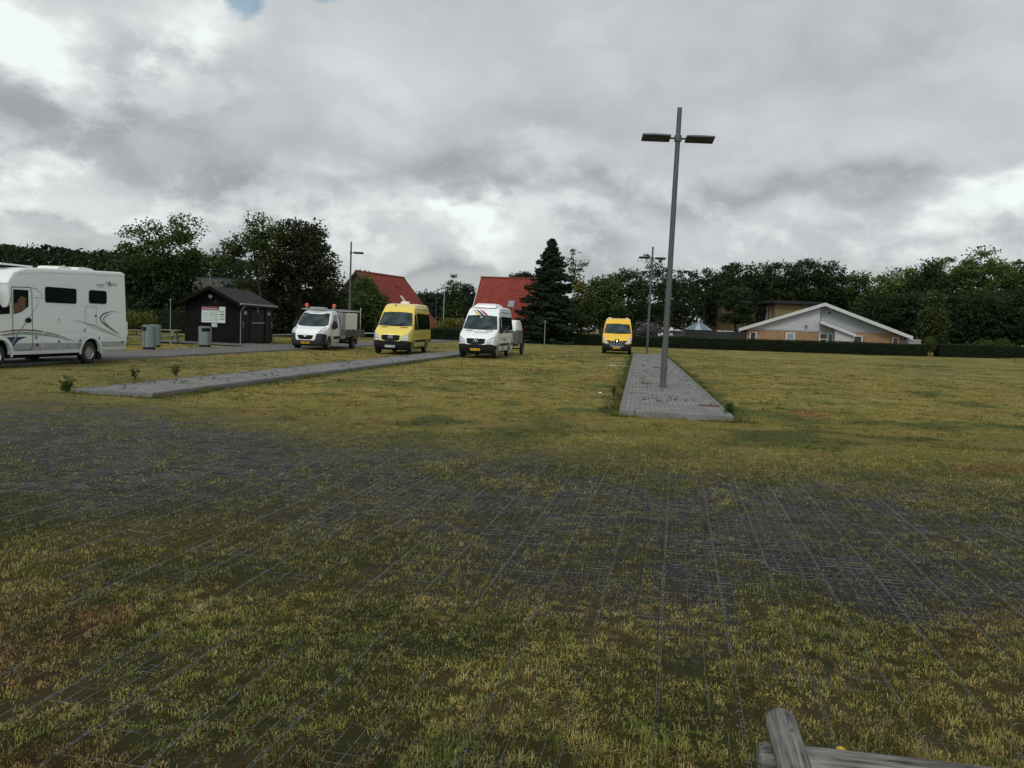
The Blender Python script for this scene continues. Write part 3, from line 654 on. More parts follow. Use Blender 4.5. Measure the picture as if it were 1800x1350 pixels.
# --- motorhome
def motorhome():
    root = thing('motorhome', 'white motorhome with swoosh stripes along its side, at the left edge of the view', 'motorhome')
    L = 6.75
    front = [(.10, .26), (.02, .38), (0, .55), (.04, .80), (.12, 1.02), (.35, 1.15), (.72, 1.28), (1.05, 1.48), (1.42, 1.90), (1.62, 2.12), (1.50, 2.35), (1.75, 2.66), (2.2, 2.80)]
    back = [(2.9, 2.85), (4.0, 2.90), (6.55, 2.99), (6.70, 2.95), (6.74, 2.6), (6.80, 1.5), (6.84, .75), (6.80, .45), (6.70, .37)]
    ax0, ax1 = 1.15, 4.97
    S = Shell(front, back, 1.12, 1.10, 2.95, 1.1, .14, 2.0, .06, [(ax0, .38), (ax1, .38)], ar=.44, zb=.36)
    S.body('body', [M['gel_white'], M['black_plastic']], root, smooth=35)
    T = ax1                                            # rear axle: photo measurements run from here (positive = toward the tail)
    a = lambda s: T+s
    for sd in (-1, 1):
        wheel(root, -ax0, sd*.96, .345, .23, sd, 9, 'rim'); wheel(root, -ax1, sd*.96, .345, .23, sd, 9, 'rim')
        for ax in (ax0, ax1):
            S.line_side('wheel_arch', [(ax+.49*math.sin(t), .38+.47*math.cos(t)) for t in [R(-100+200*k/16) for k in range(17)]], .10, M['greyfilm'] if False else M['gel_white'], root, sd, off=.03)
        S.line_side('skirt_lip', [(1.64, .41), (4.45, .41)], .10, M['gel_white'], root, sd, off=.026)
        S.side('grey_band', [(1.66, .47), (4.46, .47), (4.50, .66), (1.62, .68)], M['greyband'], root, sd, off=.006)
        S.side('grey_band', [(5.46, .52), (6.70, .52), (6.72, .68), (5.44, .68)], M['greyband'], root, sd, off=.006)
        S.line_side('roof_trim', [(1.9, 2.66), (3.2, 2.76), (6.68, 2.90)], .05, M['gel_white'], root, sd, off=.025)
    S.side('window', rrect(a(-2.02), a(-.68), 1.86, 2.32, .07), M['glass'], root, 1, off=.02)
    S.side('window', rrect(a(-.10), a(.76), 1.90, 2.32, .09), M['glass'], root, 1, off=.02)
    S.side('window', rrect(a(-1.9), a(-.6), 1.86, 2.32, .07), M['glass'], root, -1, off=.02)
    S.side('cab_window', [(a(-4.55), 1.42), (a(-3.40), 1.50), (a(-3.42), 2.20), (a(-3.9), 2.21), (a(-4.2), 1.95)], M['glass'], root, 1, off=.012)
    S.side('cab_window', [(a(-4.55), 1.42), (a(-3.40), 1.50), (a(-3.42), 2.20), (a(-3.9), 2.21), (a(-4.2), 1.95)], M['glass'], root, -1, off=.012)
    S.face('windscreen', [(-.95, 1.52), (0, 1.50), (.95, 1.52), (.90, 2.05), (-.90, 2.05)], M['screen'], root, off=.012)
    S.face('grille', [(-.5, .75), (.5, .75), (.5, .95), (-.5, .95)], M['grille'], root, off=.02)
    for sg in (-1, 1):
        S.face('headlight', [(sg*.6, .85), (sg*.95, .9), (sg*.93, 1.2), (sg*.8, 1.15)], M['lamp_glass'], root, off=.03)
        mr = mirror(root, -(a(-3.75)), sg*1.13, 1.9, sg, M['gel_white'], 1.5)
    plate(S, root, .45, 'AK 40 112', M['plate_yellow'])
    # door with curtain behind its window
    dr = S.line_side('door', [(a(-3.33), 2.24), (a(-2.62), 2.26), (a(-2.54), 2.17), (a(-2.51), .58), (a(-2.58), .50), (a(-3.05), .46), (a(-3.27), .80), (a(-3.33), 2.24)], .022, M['seam'], root, 1, off=.012)
    S.side('door_window', [(a(-3.26), 1.49), (a(-2.95), 1.56), (a(-2.68), 1.72), (a(-2.68), 2.18), (a(-3.26), 2.18)], M['glass'], dr, 1, off=.014)
    S.side('curtain', [(a(-3.25), 1.52), (a(-2.95), 1.58), (a(-2.78), 1.67), (a(-2.77), 1.95), (a(-2.95), 2.0), (a(-3.08), 1.9), (a(-3.14), 1.8), (a(-3.25), 1.78)], M['tan'], dr, 1, off=.018)
    S.side('door_handle', [(a(-2.70)+.12*math.cos(t), 1.33+.075*math.sin(t)) for t in [2*math.pi*k/14 for k in range(14)]], M['black_plastic'], dr, 1, off=.03)
    # hatches
    for (x0, x1, z0, z1) in ((-2.14, -1.40, .42, 1.0), (-1.16, -.47, .42, 1.03), (.90, 1.63, .50, .82), (-.26, .26, 1.22, 1.90-.10)):
        p = rrect(a(x0), a(x1), z0, z1, .05, 3); p.append(p[0])
        big = z1-z0 > .2 and x0 > .5
        h = S.line_side('service_hatch', p, .022 if x0 != -.26 else .012, M['gel_white'] if x0 < -1 or x0 > .5 else M['greyfilm'], root, 1, off=.014)
        mb = MB(); c = S.D(a(x1)-.05, S.w(2, 1)+.012, (z0+z1)/2); mb.box((c[0]-.025, c[1], c[2]-.03), (c[0]+.025, c[1]+.02, c[2]+.03)); mb.build('hatch_lock', M['seam'], h)
    ol = lambda s, z, r_, mt, nm: S.side(nm, [(a(s)+r_*math.cos(t), z+r_*1.25*math.sin(t)) for t in [2*math.pi*k/12 for k in range(12)]], M[mt], root, 1, off=.016)
    ol(-2.38, .86, .06, 'greyfilm', 'water_filler'); ol(-2.34, .62, .045, 'maroon', 'side_marker'); ol(.40, .80, .035, 'maroon', 'side_marker'); ol(-1.45, 1.36, .02, 'seam', 'screw_cover'); ol(-.30, 1.05, .045, 'greyfilm', 'filler_cap')
    # swoosh lines measured off the photograph
    S.line_side('stripe', [(a(-3.9), .98), (a(-3.3), 1.04), (a(-2.85), 1.055), (a(-2.4), 1.04), (a(-2.06), 1.0), (a(-1.5), .90), (a(-.95), .76), (a(-.75), .70)], [.02, .035, .035, .035, .03, .02, .012, .006], M['maroon'], root, 1, off=.010)
    S.line_side('stripe', [(a(-3.9), .88), (a(-3.3), .95), (a(-2.85), .965), (a(-2.4), .95), (a(-2.06), .92), (a(-1.5), .85), (a(-.95), .73)], [.05, .08, .085, .085, .07, .04, .01], M['greyfilm'], root, 1, off=.009)
    S.side('stripe', [(a(-3.68), .845), (a(-3.3), .86), (a(-2.72), .86), (a(-3.02), .78), (a(-3.18), .68), (a(-3.28), .60), (a(-3.38), .72)], M['navy'], root, 1, off=.011)
    S.line_side('stripe', [(a(-3.35), .66), (a(-2.62), 1.45), (a(-2.36), 1.72), (a(-2.26), 1.92)], [.05, .018, .014, .01], M['greyfilm'], root, 1, off=.016)
    S.line_side('stripe', [(a(-2.6), 2.26), (a(-2.35), 2.24), (a(-2.17), 2.12), (a(-2.12), 1.98), (a(-2.4), 1.98), (a(-2.34), 1.93)], .012, M['seam'], root, 1, off=.010)
    S.line_side('stripe', [(a(1.42), 1.655), (a(.95), 1.66), (a(.60), 1.58), (a(.44), 1.45), (a(.52), 1.32), (a(.9), 1.12), (a(1.25), .98), (a(1.5), .90)], [.006, .02, .05, .06, .04, .03, .02, .006], M['seam'], root, 1, off=.010)
    S.line_side('stripe', [(a(.98), 1.60), (a(.72), 1.52), (a(.60), 1.42), (a(.66), 1.30), (a(1.0), 1.12), (a(1.35), .97)], [.006, .03, .045, .03, .02, .006], M['maroon'], root, 1, off=.012)
    S.line_side('stripe', [(a(-.85), 1.36), (a(-.3), 1.29), (a(.3), 1.16), (a(.9), 1.0), (a(1.5), .82)], [.006, .03, .04, .03, .006], M['greyband'], root, 1, off=.009)
    S.line_side('stripe', [(a(-.1), 1.18), (a(.4), 1.06), (a(.9), .94), (a(1.45), .80)], [.006, .02, .02, .006], M['greyfilm'], root, 1, off=.009)
    S.text_side(a(.80), 2.565, 'FR', .15, M['greyfilm'], root, 1); S.text_side(a(1.13), 2.555, 'NKIA', .15, M['greyfilm'], root, 1); S.text_side(a(.93), 2.55, 'A', .25, M['ink'], root, 1)
    S.line_side('stripe', [(a(.28), 2.50), (a(.66), 2.50)], .05, M['greyband'], root, 1, off=.010)
    S.line_side('stripe', [(a(.32), 2.42), (a(.62), 2.42)], .012, M['greyband'], root, 1, off=.010)
    # roof furniture
    q = MB(); q.box((-3.1, -.5, 2.86), (-1.9, .6, 2.91)); q.build('roof_window', M['gel_white'], root)
    for (x, y, w, h) in ((-4.35, .35, .35, .10), (-5.4, .2, .45, .10)):
        q = MB(); z = 2.90 if x > -5 else 2.94; q.prism([(x-w, z), (x+w, z), (x+w*.8, z+h*.75), (x+w*.2, z+h), (x-w*.6, z+h*.8)], y-w, y+w); q.build('roof_vent', M['cloth_white'], root)
    q = MB(); q.box((-6.92, -.9, .70), (-6.83, .9, .98)); q.build('rear_lamp_bar', M['greyband'], root)
    q = MB(); q.box((-6.88, 1.0, .88), (-6.82, 1.10, 1.34)); q.build('tail_lamp', M['cloth_white'], root)
    q = MB(); q.box((-T-.58, .86, .10), (-T-.55, 1.08, .42)); q.box((-T-.58, -1.08, .10), (-T-.55, -.86, .42)); q.build('mud_flap', M['rubber'], root)
    underbody(root, 6.4, 1.0)
    return root, ax1
vm, axr = motorhome(); place_vehicle(vm, (-axr, 1.07), at(157, 638.5), MED)

# ------------------------------------------------------------------ ground masks (metres)
LANE = np.array([(40, 5.2), (12, 6.2), (4, 7.6), (0, 8.6), (-4, 10.0), (-8, 12.6), (-11.2, 17), (-12.4, 24), (-12.0, 31)], float)
def dist_lane(x, y):
    d = np.full(np.shape(x), 1e9); tt = np.zeros(np.shape(x))
    for i in range(len(LANE)-1):
        a, b = LANE[i], LANE[i+1]; ab = b-a; t = np.clip(((x-a[0])*ab[0]+(y-a[1])*ab[1])/(ab@ab), 0, 1)
        dd = np.hypot(x-a[0]-t*ab[0], y-a[1]-t*ab[1]); k = dd < d; d = np.where(k, dd, d); tt = np.where(k, i+t, tt)
    return d, tt
def cover(x, y):
    """share of the ground hidden by grass"""
    d, t = dist_lane(x, y)
    hw = np.where(t < 3, 2.5, 2.8)+(fbm(x*.35, y*.35, 5)-.5)*2.0+(fbm(x*1.3, y*1.3, 6)-.5)*1.6
    lane = 1-sstep(hw-1.9, hw+1.5, d)
    strength = np.interp(t, [0, 1.5, 3, 4, 5, 6, 7, 8], [.36, .44, .54, .68, .64, .40, .22, .16])
    # broken into rows: grass survives in bands
    gx = x*math.cos(GRD)-y*math.sin(GRD)
    gy = x*math.sin(GRD)+y*math.cos(GRD)
    br = sstep(.40, .62, fbm(gx*.9, gy*1.6, 21, 4))
    soft = np.clip((t-2.6)/1.2, 0, 1); c = .97-lane*strength*(.38+.60*(1-br*.45))*soft-lane*(1-soft)*(.10+.30*sstep(.42, .60, fbm(gx*3.1, gy*2.2, 23, 4)))
    c = c-.34*np.exp(-(((x-2.3)/2.7)**2+((y-7.0)/1.9)**2))*(.55+.9*fbm(gx*1.4, gy*1.4, 27))
    far = sstep(38, 42, y)*(1-sstep(52, 58, y))*sstep(8, 18, x)
    c = c-far*.42*(.5+fbm(x*.15, y*.3, 9))
    near = 1-sstep(5.0, 7.0, y)
    c = c-near*.22*sstep(.42, .62, fbm(x*1.6, y*1.6, 33))-.05*(1-sstep(9, 14, y))
    return np.clip(c, .03, 1)
def island_weed(x, y):
    """greener, taller growth along the kerbs"""
    o = np.zeros(np.shape(x))
    s, c = math.sin(MED), math.cos(MED)
    for (ax, ay, w, l) in ISL:
        u = (x-ax)*c-(y-ay)*s; v = (x-ax)*s+(y-ay)*c
        o = np.maximum(o, np.exp(-(np.minimum(abs(u+.15), abs(u-w-.15))/.28)**2)*(v > -.2)*(v < l))
    return o
ISL = [(2.18, 16.34, 2.25, 43.0), (-8.85, 16.45, 1.70, 36.0)]
def inside_hard(x, y, g=.0):
    s, c = math.sin(MED), math.cos(MED); o = np.zeros(np.shape(x), bool)
    for (ax, ay, w, l) in ISL+[(-18.2, 25.2, 3.95, 60)]:
        u = (x-ax)*c-(y-ay)*s; v = (x-ax)*s+(y-ay)*c; o |= (u > -g) & (u < w+g) & (v > -g) & (v < l+g)
    return o
def gz(x, y):
    """height of the soil"""
    x = np.asarray(x, float); y = np.asarray(y, float)
    z = .75*sstep(100, 108, y)+(fbm(x*.5, y*.5, 3, 3)-.5)*.03+(fbm(x*1.9, y*1.9, 13, 1)-.5)*.008
    return np.where(inside_hard(x, y, .5), z*.2, z)-.012
def grass_cols(x, y, rg):
    """base colour of the grass at each place"""
    n = len(x)
    a = np.array([.140, .122, .034]); b = np.array([.080, .086, .026]); c = np.array([.185, .145, .055]); d = np.array([.125, .070, .028]); e = np.array([.045, .062, .018])
    hue = fbm(x*.22, y*.22, 61, 4); h2 = fbm(x*1.3, y*1.3, 71, 3); h3 = vnoise(x*6, y*6, 81)
    ochre = sstep(.40, .62, hue*.55+h2*.45+sstep(9, 14, y)*.16*(1-sstep(30, 60, y)))
    col = b[None]*(1-ochre[:, None])+a[None]*ochre[:, None]
    k = sstep(.56, .72, h2*.7+h3*.3+rg.random(n)*.12-.03)[:, None]; col = col*(1-k*.75)+c*k*.75
    k = (sstep(.66, .80, fbm(x*.9, y*.9, 91)+(1-sstep(3.0, 4.2, y))*.12))[:, None]*.8; col = col*(1-k)+d*k
    k = np.clip(sstep(.63, .75, fbm(x*.7+9, y*.7, 101))*.8+island_weed(x, y)*.8+(x < -19)*.35, 0, 1)[:, None]; col = col*(1-k)+e*k
    dl, t = dist_lane(x, y); k = ((1-sstep(2.0, 4.2, dl))*.45)[:, None]; col = col*(1-k)+np.array([.080, .086, .038])*k
    col = col*(1+.14*sstep(12, 15, y)[:, None]*np.array([1.2, 1.0, .6]))
    return col

def make_ground():
    ys = np.concatenate([np.arange(-14, 2, 1.0), np.arange(2, 14, .10), np.arange(14, 30, .25), np.arange(30, 75, .8), np.arange(75, 140, 3), np.array([150, 180, 240, 400, 800, 1600, 3000])])
    xs = np.concatenate([-np.array([3000, 1400, 600, 300, 180, 130])[:], np.arange(-100, -26, 3), np.arange(-26, -9, .5), np.arange(-9, 9, .10), np.arange(9, 34, .5), np.arange(34, 110, 3), np.array([130, 180, 300, 600, 1400, 3000])])
    X, Y = np.meshgrid(xs, ys); x = X.ravel(); y = Y.ravel(); nx = len(xs); ny = len(ys)
    V = np.stack([x, y, gz(x, y)], 1)
    i = np.arange(nx*ny).reshape(ny, nx); F = np.stack([i[:-1, :-1].ravel(), i[:-1, 1:].ravel(), i[1:, 1:].ravel(), i[1:, :-1].ravel()], 1)
    rg = np.random.default_rng(3); g = grass_cols(x, y, rg)
    o = mesh_np('ground', V, F, ground_mat(), g)
    a = o.data.attributes.new('cov', 'FLOAT', 'POINT'); a.data.foreach_set('value', cover(x, y).astype(np.float32))
    a = o.data.attributes.new('depth', 'FLOAT', 'POINT'); a.data.foreach_set('value', sstep(6, 19, y).astype(np.float32))
    tag(o, kind='structure'); return o
def ground_mat():
    mt, nt, b = new_mat('worn_grass_and_gravel'); N = nt.nodes; L = nt.links
    def attr(n):
        a = N.new('ShaderNodeAttribute'); a.attribute_name = n; return a
    def math_(op, a, b_=None, c=None):
        q = N.new('ShaderNodeMath'); q.operation = op
        for k, v in enumerate((a, b_, c)):
            if v is None: continue
            if isinstance(v, (int, float)): q.inputs[k].default_value = v
            else: L.new(v, q.inputs[k])
        return q.outputs[0]
    tc = N.new('ShaderNodeTexCoord')
    def noise(sc, det=4, rough=.6, vec=None):
        n = N.new('ShaderNodeTexNoise'); n.inputs['Scale'].default_value = sc; n.inputs['Detail'].default_value = det; n.inputs['Roughness'].default_value = rough
        L.new(vec or tc.outputs['Object'], n.inputs['Vector']); return n.outputs['Fac']
    cov = attr('cov').outputs['Fac']; dep = attr('depth').outputs['Fac']; col = attr('col').outputs['Color']
    n1 = noise(16, 8, .8); n2 = noise(85, 4, .75); n3 = noise(3.0, 5)
    # grass tone variation
    mr = N.new('ShaderNodeMapRange'); mr.inputs[1].default_value = .3; mr.inputs[2].default_value = .7; mr.inputs[1].default_value = .36; mr.inputs[2].default_value = .64; mr.inputs[3].default_value = .5; mr.inputs[4].default_value = 1.75
    n5 = noise(4.5, 5, .7); L.new(math_('ADD', math_('ADD', math_('MULTIPLY', n1, .40), math_('MULTIPLY', n2, .25)), math_('MULTIPLY', n5, .35)), mr.inputs[0])
    gm = N.new('ShaderNodeMixRGB'); gm.blend_type = 'MULTIPLY'; gm.inputs[0].default_value = 1; L.new(col, gm.inputs[1]); L.new(mr.outputs[0], gm.inputs[2])
    # straw flecks
    st = N.new('ShaderNodeMapRange'); st.inputs[1].default_value = .54; st.inputs[2].default_value = .66; L.new(noise(24, 5, .8), st.inputs[0])
    gs = N.new('ShaderNodeMixRGB'); L.new(math_('MULTIPLY', st.outputs[0], .40), gs.inputs[0]); L.new(gm.outputs[0], gs.inputs[1]); gs.inputs[2].default_value = (.22, .18, .075, 1)
    # soil / gravel
    vo = N.new('ShaderNodeTexVoronoi'); vo.inputs['Scale'].default_value = 75; L.new(tc.outputs['Object'], vo.inputs['Vector'])
    sr = N.new('ShaderNodeValToRGB'); e = sr.color_ramp.elements; e[0].color = (.012, .012, .011, 1); e[1].color = (.066, .065, .062, 1); L.new(vo.outputs['Color'], sr.inputs[0])
    sm = N.new('ShaderNodeMixRGB'); sm.inputs[0].default_value = .5; L.new(sr.outputs[0], sm.inputs[1])
    s2 = N.new('ShaderNodeValToRGB'); e = s2.color_ramp.elements; e[0].position = .35; e[1].position = .65; e[0].color = (.017, .017, .016, 1); e[1].color = (.044, .044, .042, 1); L.new(n3, s2.inputs[0]); L.new(s2.outputs[0], sm.inputs[2])
    v2 = N.new('ShaderNodeTexVoronoi'); v2.inputs['Scale'].default_value = 46; L.new(tc.outputs['Object'], v2.inputs['Vector'])
    sx = N.new('ShaderNodeSeparateColor'); L.new(v2.outputs['Color'], sx.inputs[0]); fl = N.new('ShaderNodeMapRange'); fl.inputs[1].default_value = .86; fl.inputs[2].default_value = .97; fl.inputs[4].default_value = .75; L.new(sx.outputs[0], fl.inputs[0])
    sf = N.new('ShaderNodeMixRGB'); L.new(fl.outputs[0], sf.inputs[0]); L.new(sm.outputs[0], sf.inputs[1]); sf.inputs[2].default_value = (.15, .15, .155, 1); sm = sf
    # how much grass the sheet itself shows: thatch only near the viewer, full sward further out
    thr = math_('SUBTRACT', math_('ADD', math_('MULTIPLY', cov, 1.25), math_('MULTIPLY', dep, .30)), .74)
    fac = N.new('ShaderNodeMapRange'); fac.inputs[1].default_value = -.12; fac.inputs[2].default_value = .12
    L.new(math_('ADD', thr, math_('ADD', math_('MULTIPLY', math_('SUBTRACT', n1, .5), 1.3), math_('MULTIPLY', math_('SUBTRACT', n2, .5), .9))), fac.inputs[0])
    near_tone = math_('ADD', math_('MULTIPLY', dep, .80), .32)  # grass colour of the sheet gets darker toward the viewer
    dk = N.new('ShaderNodeMixRGB'); dk.blend_type = 'MULTIPLY'; dk.inputs[0].default_value = 1; L.new(gs.outputs[0], dk.inputs[1]); L.new(near_tone, dk.inputs[2])
    fin = N.new('ShaderNodeMixRGB'); L.new(fac.outputs[0], fin.inputs[0]); L.new(sm.outputs[0], fin.inputs[1]); L.new(dk.outputs[0], fin.inputs[2])
    L.new(fin.outputs[0], b.inputs['Base Color']); b.inputs['Roughness'].default_value = .95; b.inputs['Specular IOR Level'].default_value = .1
    bp = N.new('ShaderNodeBump'); bp.inputs['Strength'].default_value = .8; bp.inputs['Distance'].default_value = .03
    L.new(math_('ADD', n1, math_('MULTIPLY', n2, .5)), bp.inputs['Height']); L.new(bp.outputs[0], b.inputs['Normal'])
    return mt
make_ground()

# plastic grass grid: raised ribs in square plates
def make_grid():
    g = .0752; pl = g*5; ca, sa = math.cos(GRD), math.sin(GRD); rg = np.random.default_rng(5)
    a, c = np.meshgrid(np.arange(int(-14/pl), int(16/pl)), np.arange(int(1.8/pl), int(16/pl))); u0 = a.ravel()*pl; v0 = c.ravel()*pl
    x = u0*ca+v0*sa; y = -u0*sa+v0*ca; k = (np.abs(x) < .70*y+1.6) & (y > 1.8) & (y < 14.5); u0, v0 = u0[k], v0[k]; n = len(u0)
    pj = rg.uniform(-.0022, .0016, n); U0 = []; V0 = []; U1 = []; V1 = []; W = []; D = []
    def add(du0, dv0, du1, dv1, w, dz, keep=1.):
        m_ = rg.random(n) < keep; U0.append((u0+du0)[m_]); V0.append((v0+dv0)[m_]); U1.append((u0+du1)[m_]); V1.append((v0+dv1)[m_]); W.append(np.full(m_.sum(), w)); D.append((dz+pj)[m_])
    for k_ in range(5):
        q = g*k_
        if k_ == 0:
            for j in range(5):
                add(-.0065, j*g+.008, -.0065, (j+1)*g-.008, .0036, rg.uniform(.0010, .0034, n), .95); add(.0065, j*g+.004, .0065, (j+1)*g-.004, .0036, rg.uniform(.0010, .0034, n), .95)
                add(-.010, j*g, .010, j*g, .006, .0022, .8)
        else:
            for t0, t1 in ((.008, .19-.003), (.19, pl-.008)): add(q+.006, t0, q+.006, t1, .0030, rg.uniform(-.0018, .0016, n), .95)
        for t0, t1 in ((.008, .19-.003), (.19, pl-.008)): add(t0, q, t1, q, .0028 if k_ else .005, rg.uniform(-.0034, .0002, n), .90)
    U0, V0, U1, V1, W, D = [np.concatenate(q) for q in (U0, V0, U1, V1, W, D)]
    def xy(u, v): return u*ca+v*sa, -u*sa+v*ca
    L = np.hypot(U1-U0, V1-V0); nu, nv = -(V1-V0)/L*W/2, (U1-U0)/L*W/2; vs = []
    for (u, v) in ((U0, V0), (U1, V1)):
        xx, yy = xy(u, v); z = gz(xx, yy)+.0064-.0078*cover(xx, yy)+D
        for sg in (-1, 1):
            px, py = xy(u+sg*nu, v+sg*nv)
            for dz in (-.02, 0.): vs.append(np.stack([px, py, z+dz], 1))
    V = np.stack(vs, 1).reshape(-1, 3); b = (np.arange(len(U0))*8)[:, None, None]
    F = (b+np.array([(0, 1, 5, 4), (1, 3, 7, 5), (3, 2, 6, 7), (0, 2, 3, 1), (4, 5, 7, 6)])[None]).reshape(-1, 4)
    o = mesh_np('ground_grid', V, F, M['ribs']); tag(o, kind='structure'); return o
make_grid()

# ------------------------------------------------------------------ grass blades (nobody could count them)
def blades(px, py, pz, h, w, n, spread, rg, col, lean=.9, name='grass', colvar=.25, bent=True):
    T = len(px); tot = T*n
    bx = np.repeat(px, n)+rg.normal(0, 1, tot)*np.repeat(spread, n); by = np.repeat(py, n)+rg.normal(0, 1, tot)*np.repeat(spread, n)
    bz = np.repeat(pz, n); hh = np.repeat(h, n)*rg.uniform(.45, 1.25, tot); ww = np.repeat(w, n)*rg.uniform(.7, 1.3, tot)
    an = rg.uniform(0, 2*np.pi, tot); ln = np.abs(rg.normal(0, lean, tot)); dx, dy = np.cos(an), np.sin(an)
    ln = np.clip(ln, 0, 2.2); ln = np.clip(ln*.62*(1.75 if lean > 1 else 1), 0, 1.48); up = np.cos(ln); ou = np.sin(ln)
    tx = bx+dx*hh*ou; ty = by+dy*hh*ou; tz = bz+hh*np.maximum(up, .12)
    rot = an+np.pi/2+rg.normal(0, .5, tot); sx, sy = np.cos(rot)*ww/2, np.sin(rot)*ww/2
    cc = np.repeat(col, n, 0)*(1+rg.normal(0, colvar, (tot, 1))); cc = np.clip(cc*(1+rg.normal(0, .06, (tot, 3))), .004, .6)
    dead = rg.random(tot) < .16; cc[dead] = cc[dead]*.5+np.array([.26, .20, .10])*rg.uniform(.5, 1.0, (dead.sum(), 1))
    if bent:
        mx = bx+dx*hh*ou*.38; my = by+dy*hh*ou*.38; mz = bz+hh*np.maximum(up, .12)*.62+hh*.06
        V = np.stack([np.stack([bx-sx, by-sy, bz], 1), np.stack([bx+sx, by+sy, bz], 1), np.stack([mx+sx*.8, my+sy*.8, mz], 1), np.stack([mx-sx*.8, my-sy*.8, mz], 1), np.stack([tx, ty, tz], 1)], 1).reshape(-1, 3)
        i = np.arange(tot)[:, None]*5; F = np.concatenate([i+np.array([[0, 1, 2]]), i+np.array([[0, 2, 3]]), i+np.array([[3, 2, 4]])], 0)
        C = np.repeat(cc, 5, 0); sh = np.tile(np.array([.4, .4, .95, .95, 1.2]), tot)[:, None]; C = C*sh  # shading painted into the blade: dark base, lighter tip
    else:
        V = np.stack([np.stack([bx-sx, by-sy, bz], 1), np.stack([bx+sx, by+sy, bz], 1), np.stack([tx, ty, tz], 1)], 1).reshape(-1, 3)
        F = np.arange(tot*3).reshape(-1, 3); C = np.repeat(cc, 3, 0); sh = np.tile(np.array([.45, .45, 1.2]), tot)[:, None]; C = C*sh  # base-to-tip shading painted into the colour here too
    return V, F, C
def scatter(y0, y1, dens, rg, xmax=None, marg=1.3):
    X0 = .68*y1+marg; A = (2*X0)*(y1-y0); n = int(A*dens)
    x = rg.uniform(-X0, X0, n); y = rg.uniform(y0, y1, n); k = np.abs(x) < .68*y+marg
    x, y = x[k], y[k]; k = ~inside_hard(x, y, .02)
    return x[k], y[k]
def make_grass():
    parts = []
    def band(y0, y1, dens, n, h, w, spread, bent, seed, snap=True, lean=.9):
        rg = np.random.default_rng(seed); x, y = scatter(y0, y1, dens, rg)
        if snap:                                      # tufts sit in the grid cells
            g = .0752; ca, sa = math.cos(GRD), math.sin(GRD); u = x*ca-y*sa; v = x*sa+y*ca
            u = (np.floor(u/g)+.5)*g+.006+rg.normal(0, .011, len(u)); v = (np.floor(v/g)+.5)*g+rg.normal(0, .011, len(v))
            x = u*ca+v*sa; y = -u*sa+v*ca
        c = cover(x, y); tall = sstep(.48, .68, fbm(x*1.6, y*1.6, 44))
        k = rg.random(len(x)) < np.clip(c*1.25-.12, .05, 1)*(.45+.9*vnoise(x*7, y*7, 12)); x, y, c, tall = x[k], y[k], c[k], tall[k]
        col = grass_cols(x, y, rg)*1.05
        fore = 1-sstep(2.8, 4.0, y)
        hh = h*(.45+.55*c)*(.65+.8*tall)*(1+fore*.45)*rg.uniform(.6, 1.4, len(x))*(1+1.1*island_weed(x, y))
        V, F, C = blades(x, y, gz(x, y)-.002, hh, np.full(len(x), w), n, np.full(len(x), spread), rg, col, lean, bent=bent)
        parts.append((V, F, C))
    # one tussock per grid cell where grass has taken
    g = .0752; ca, sa = math.cos(GRD), math.sin(GRD); rg = np.random.default_rng(77)
    uu, vv = np.meshgrid((np.arange(-200, 230)+.5)*g+.006, (np.arange(18, 190)+.5)*g); uu = uu.ravel(); vv = vv.ravel()
    x = uu*ca+vv*sa; y = -uu*sa+vv*ca; k = (np.abs(x) < .68*y+1.3) & (y > 1.95) & (y < 13.2) & ~inside_hard(x, y, .02); x, y = x[k], y[k]
    c = cover(x, y); occ = rg.random(len(x))*.78+vnoise(x*4.2, y*4.2, 14)*.14+vnoise(x*1.7, y*1.7, 15)*.08
    k = occ < np.clip(.14+.78*c, 0, 1); x, y, c, occ = x[k], y[k], c[k], occ[k]
    for (y0, y1, n, h, w, sp, bent, ln) in ((1.9, 3.4, 64, .031, .0033, .024, True, 1.2), (3.4, 5.0, 50, .027, .0038, .024, True, 1.25), (5.0, 8.0, 30, .024, .0056, .025, False, 1.3), (8.0, 13.3, 19, .026, .0100, .030, False, 1.2)):
        k = (y >= y0) & (y < y1); X_, Y_, c_ = x[k], y[k], c[k]; m_ = len(X_)
        X_ = X_+rg.normal(0, .010, m_); Y_ = Y_+rg.normal(0, .010, m_); tall = sstep(.45, .70, fbm(X_*1.6, Y_*1.6, 44))
        col = grass_cols(X_, Y_, rg)*rg.uniform(.62, 1.55, (m_, 1))*2.35; gr = rg.random(m_) < .22; col[gr] = col[gr]*np.array([.74, .92, .78]); st = rg.random(m_) < .24; col[st] = col[st]*.5+np.array([.20, .165, .075])
        hh = h*(.75+.25*c_)*(.85+.50*tall)*rg.uniform(.6, 1.4, m_)*(1+1.1*island_weed(X_, Y_))
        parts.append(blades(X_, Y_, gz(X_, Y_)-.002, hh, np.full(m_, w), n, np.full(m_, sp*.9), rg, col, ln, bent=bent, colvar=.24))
    band(13.0, 21.0, 60, 9, .030, .014, .045, False, 5, snap=False)
    band(21.0, 36.0, 18, 8, .038, .026, .08, False, 6, snap=False)
    band(36.0, 62.0, 4.5, 7, .05, .05, .14, False, 7, snap=False)
    off = 0; VV = []; FF = []; CC = []
    for V, F, C in parts: VV.append(V); FF.append(F+off); CC.append(C); off += len(V)
    o = mesh_np('grass', np.concatenate(VV), np.concatenate(FF), M['grassm'], np.concatenate(CC))
    tag(o, 'short dry olive and straw grass growing through the parking surface', 'grass', kind='stuff')
    # seed stalks and taller clumps by the log fence
    rg = np.random.default_rng(9); x, y = scatter(2.1, 4.6, 52, rg)
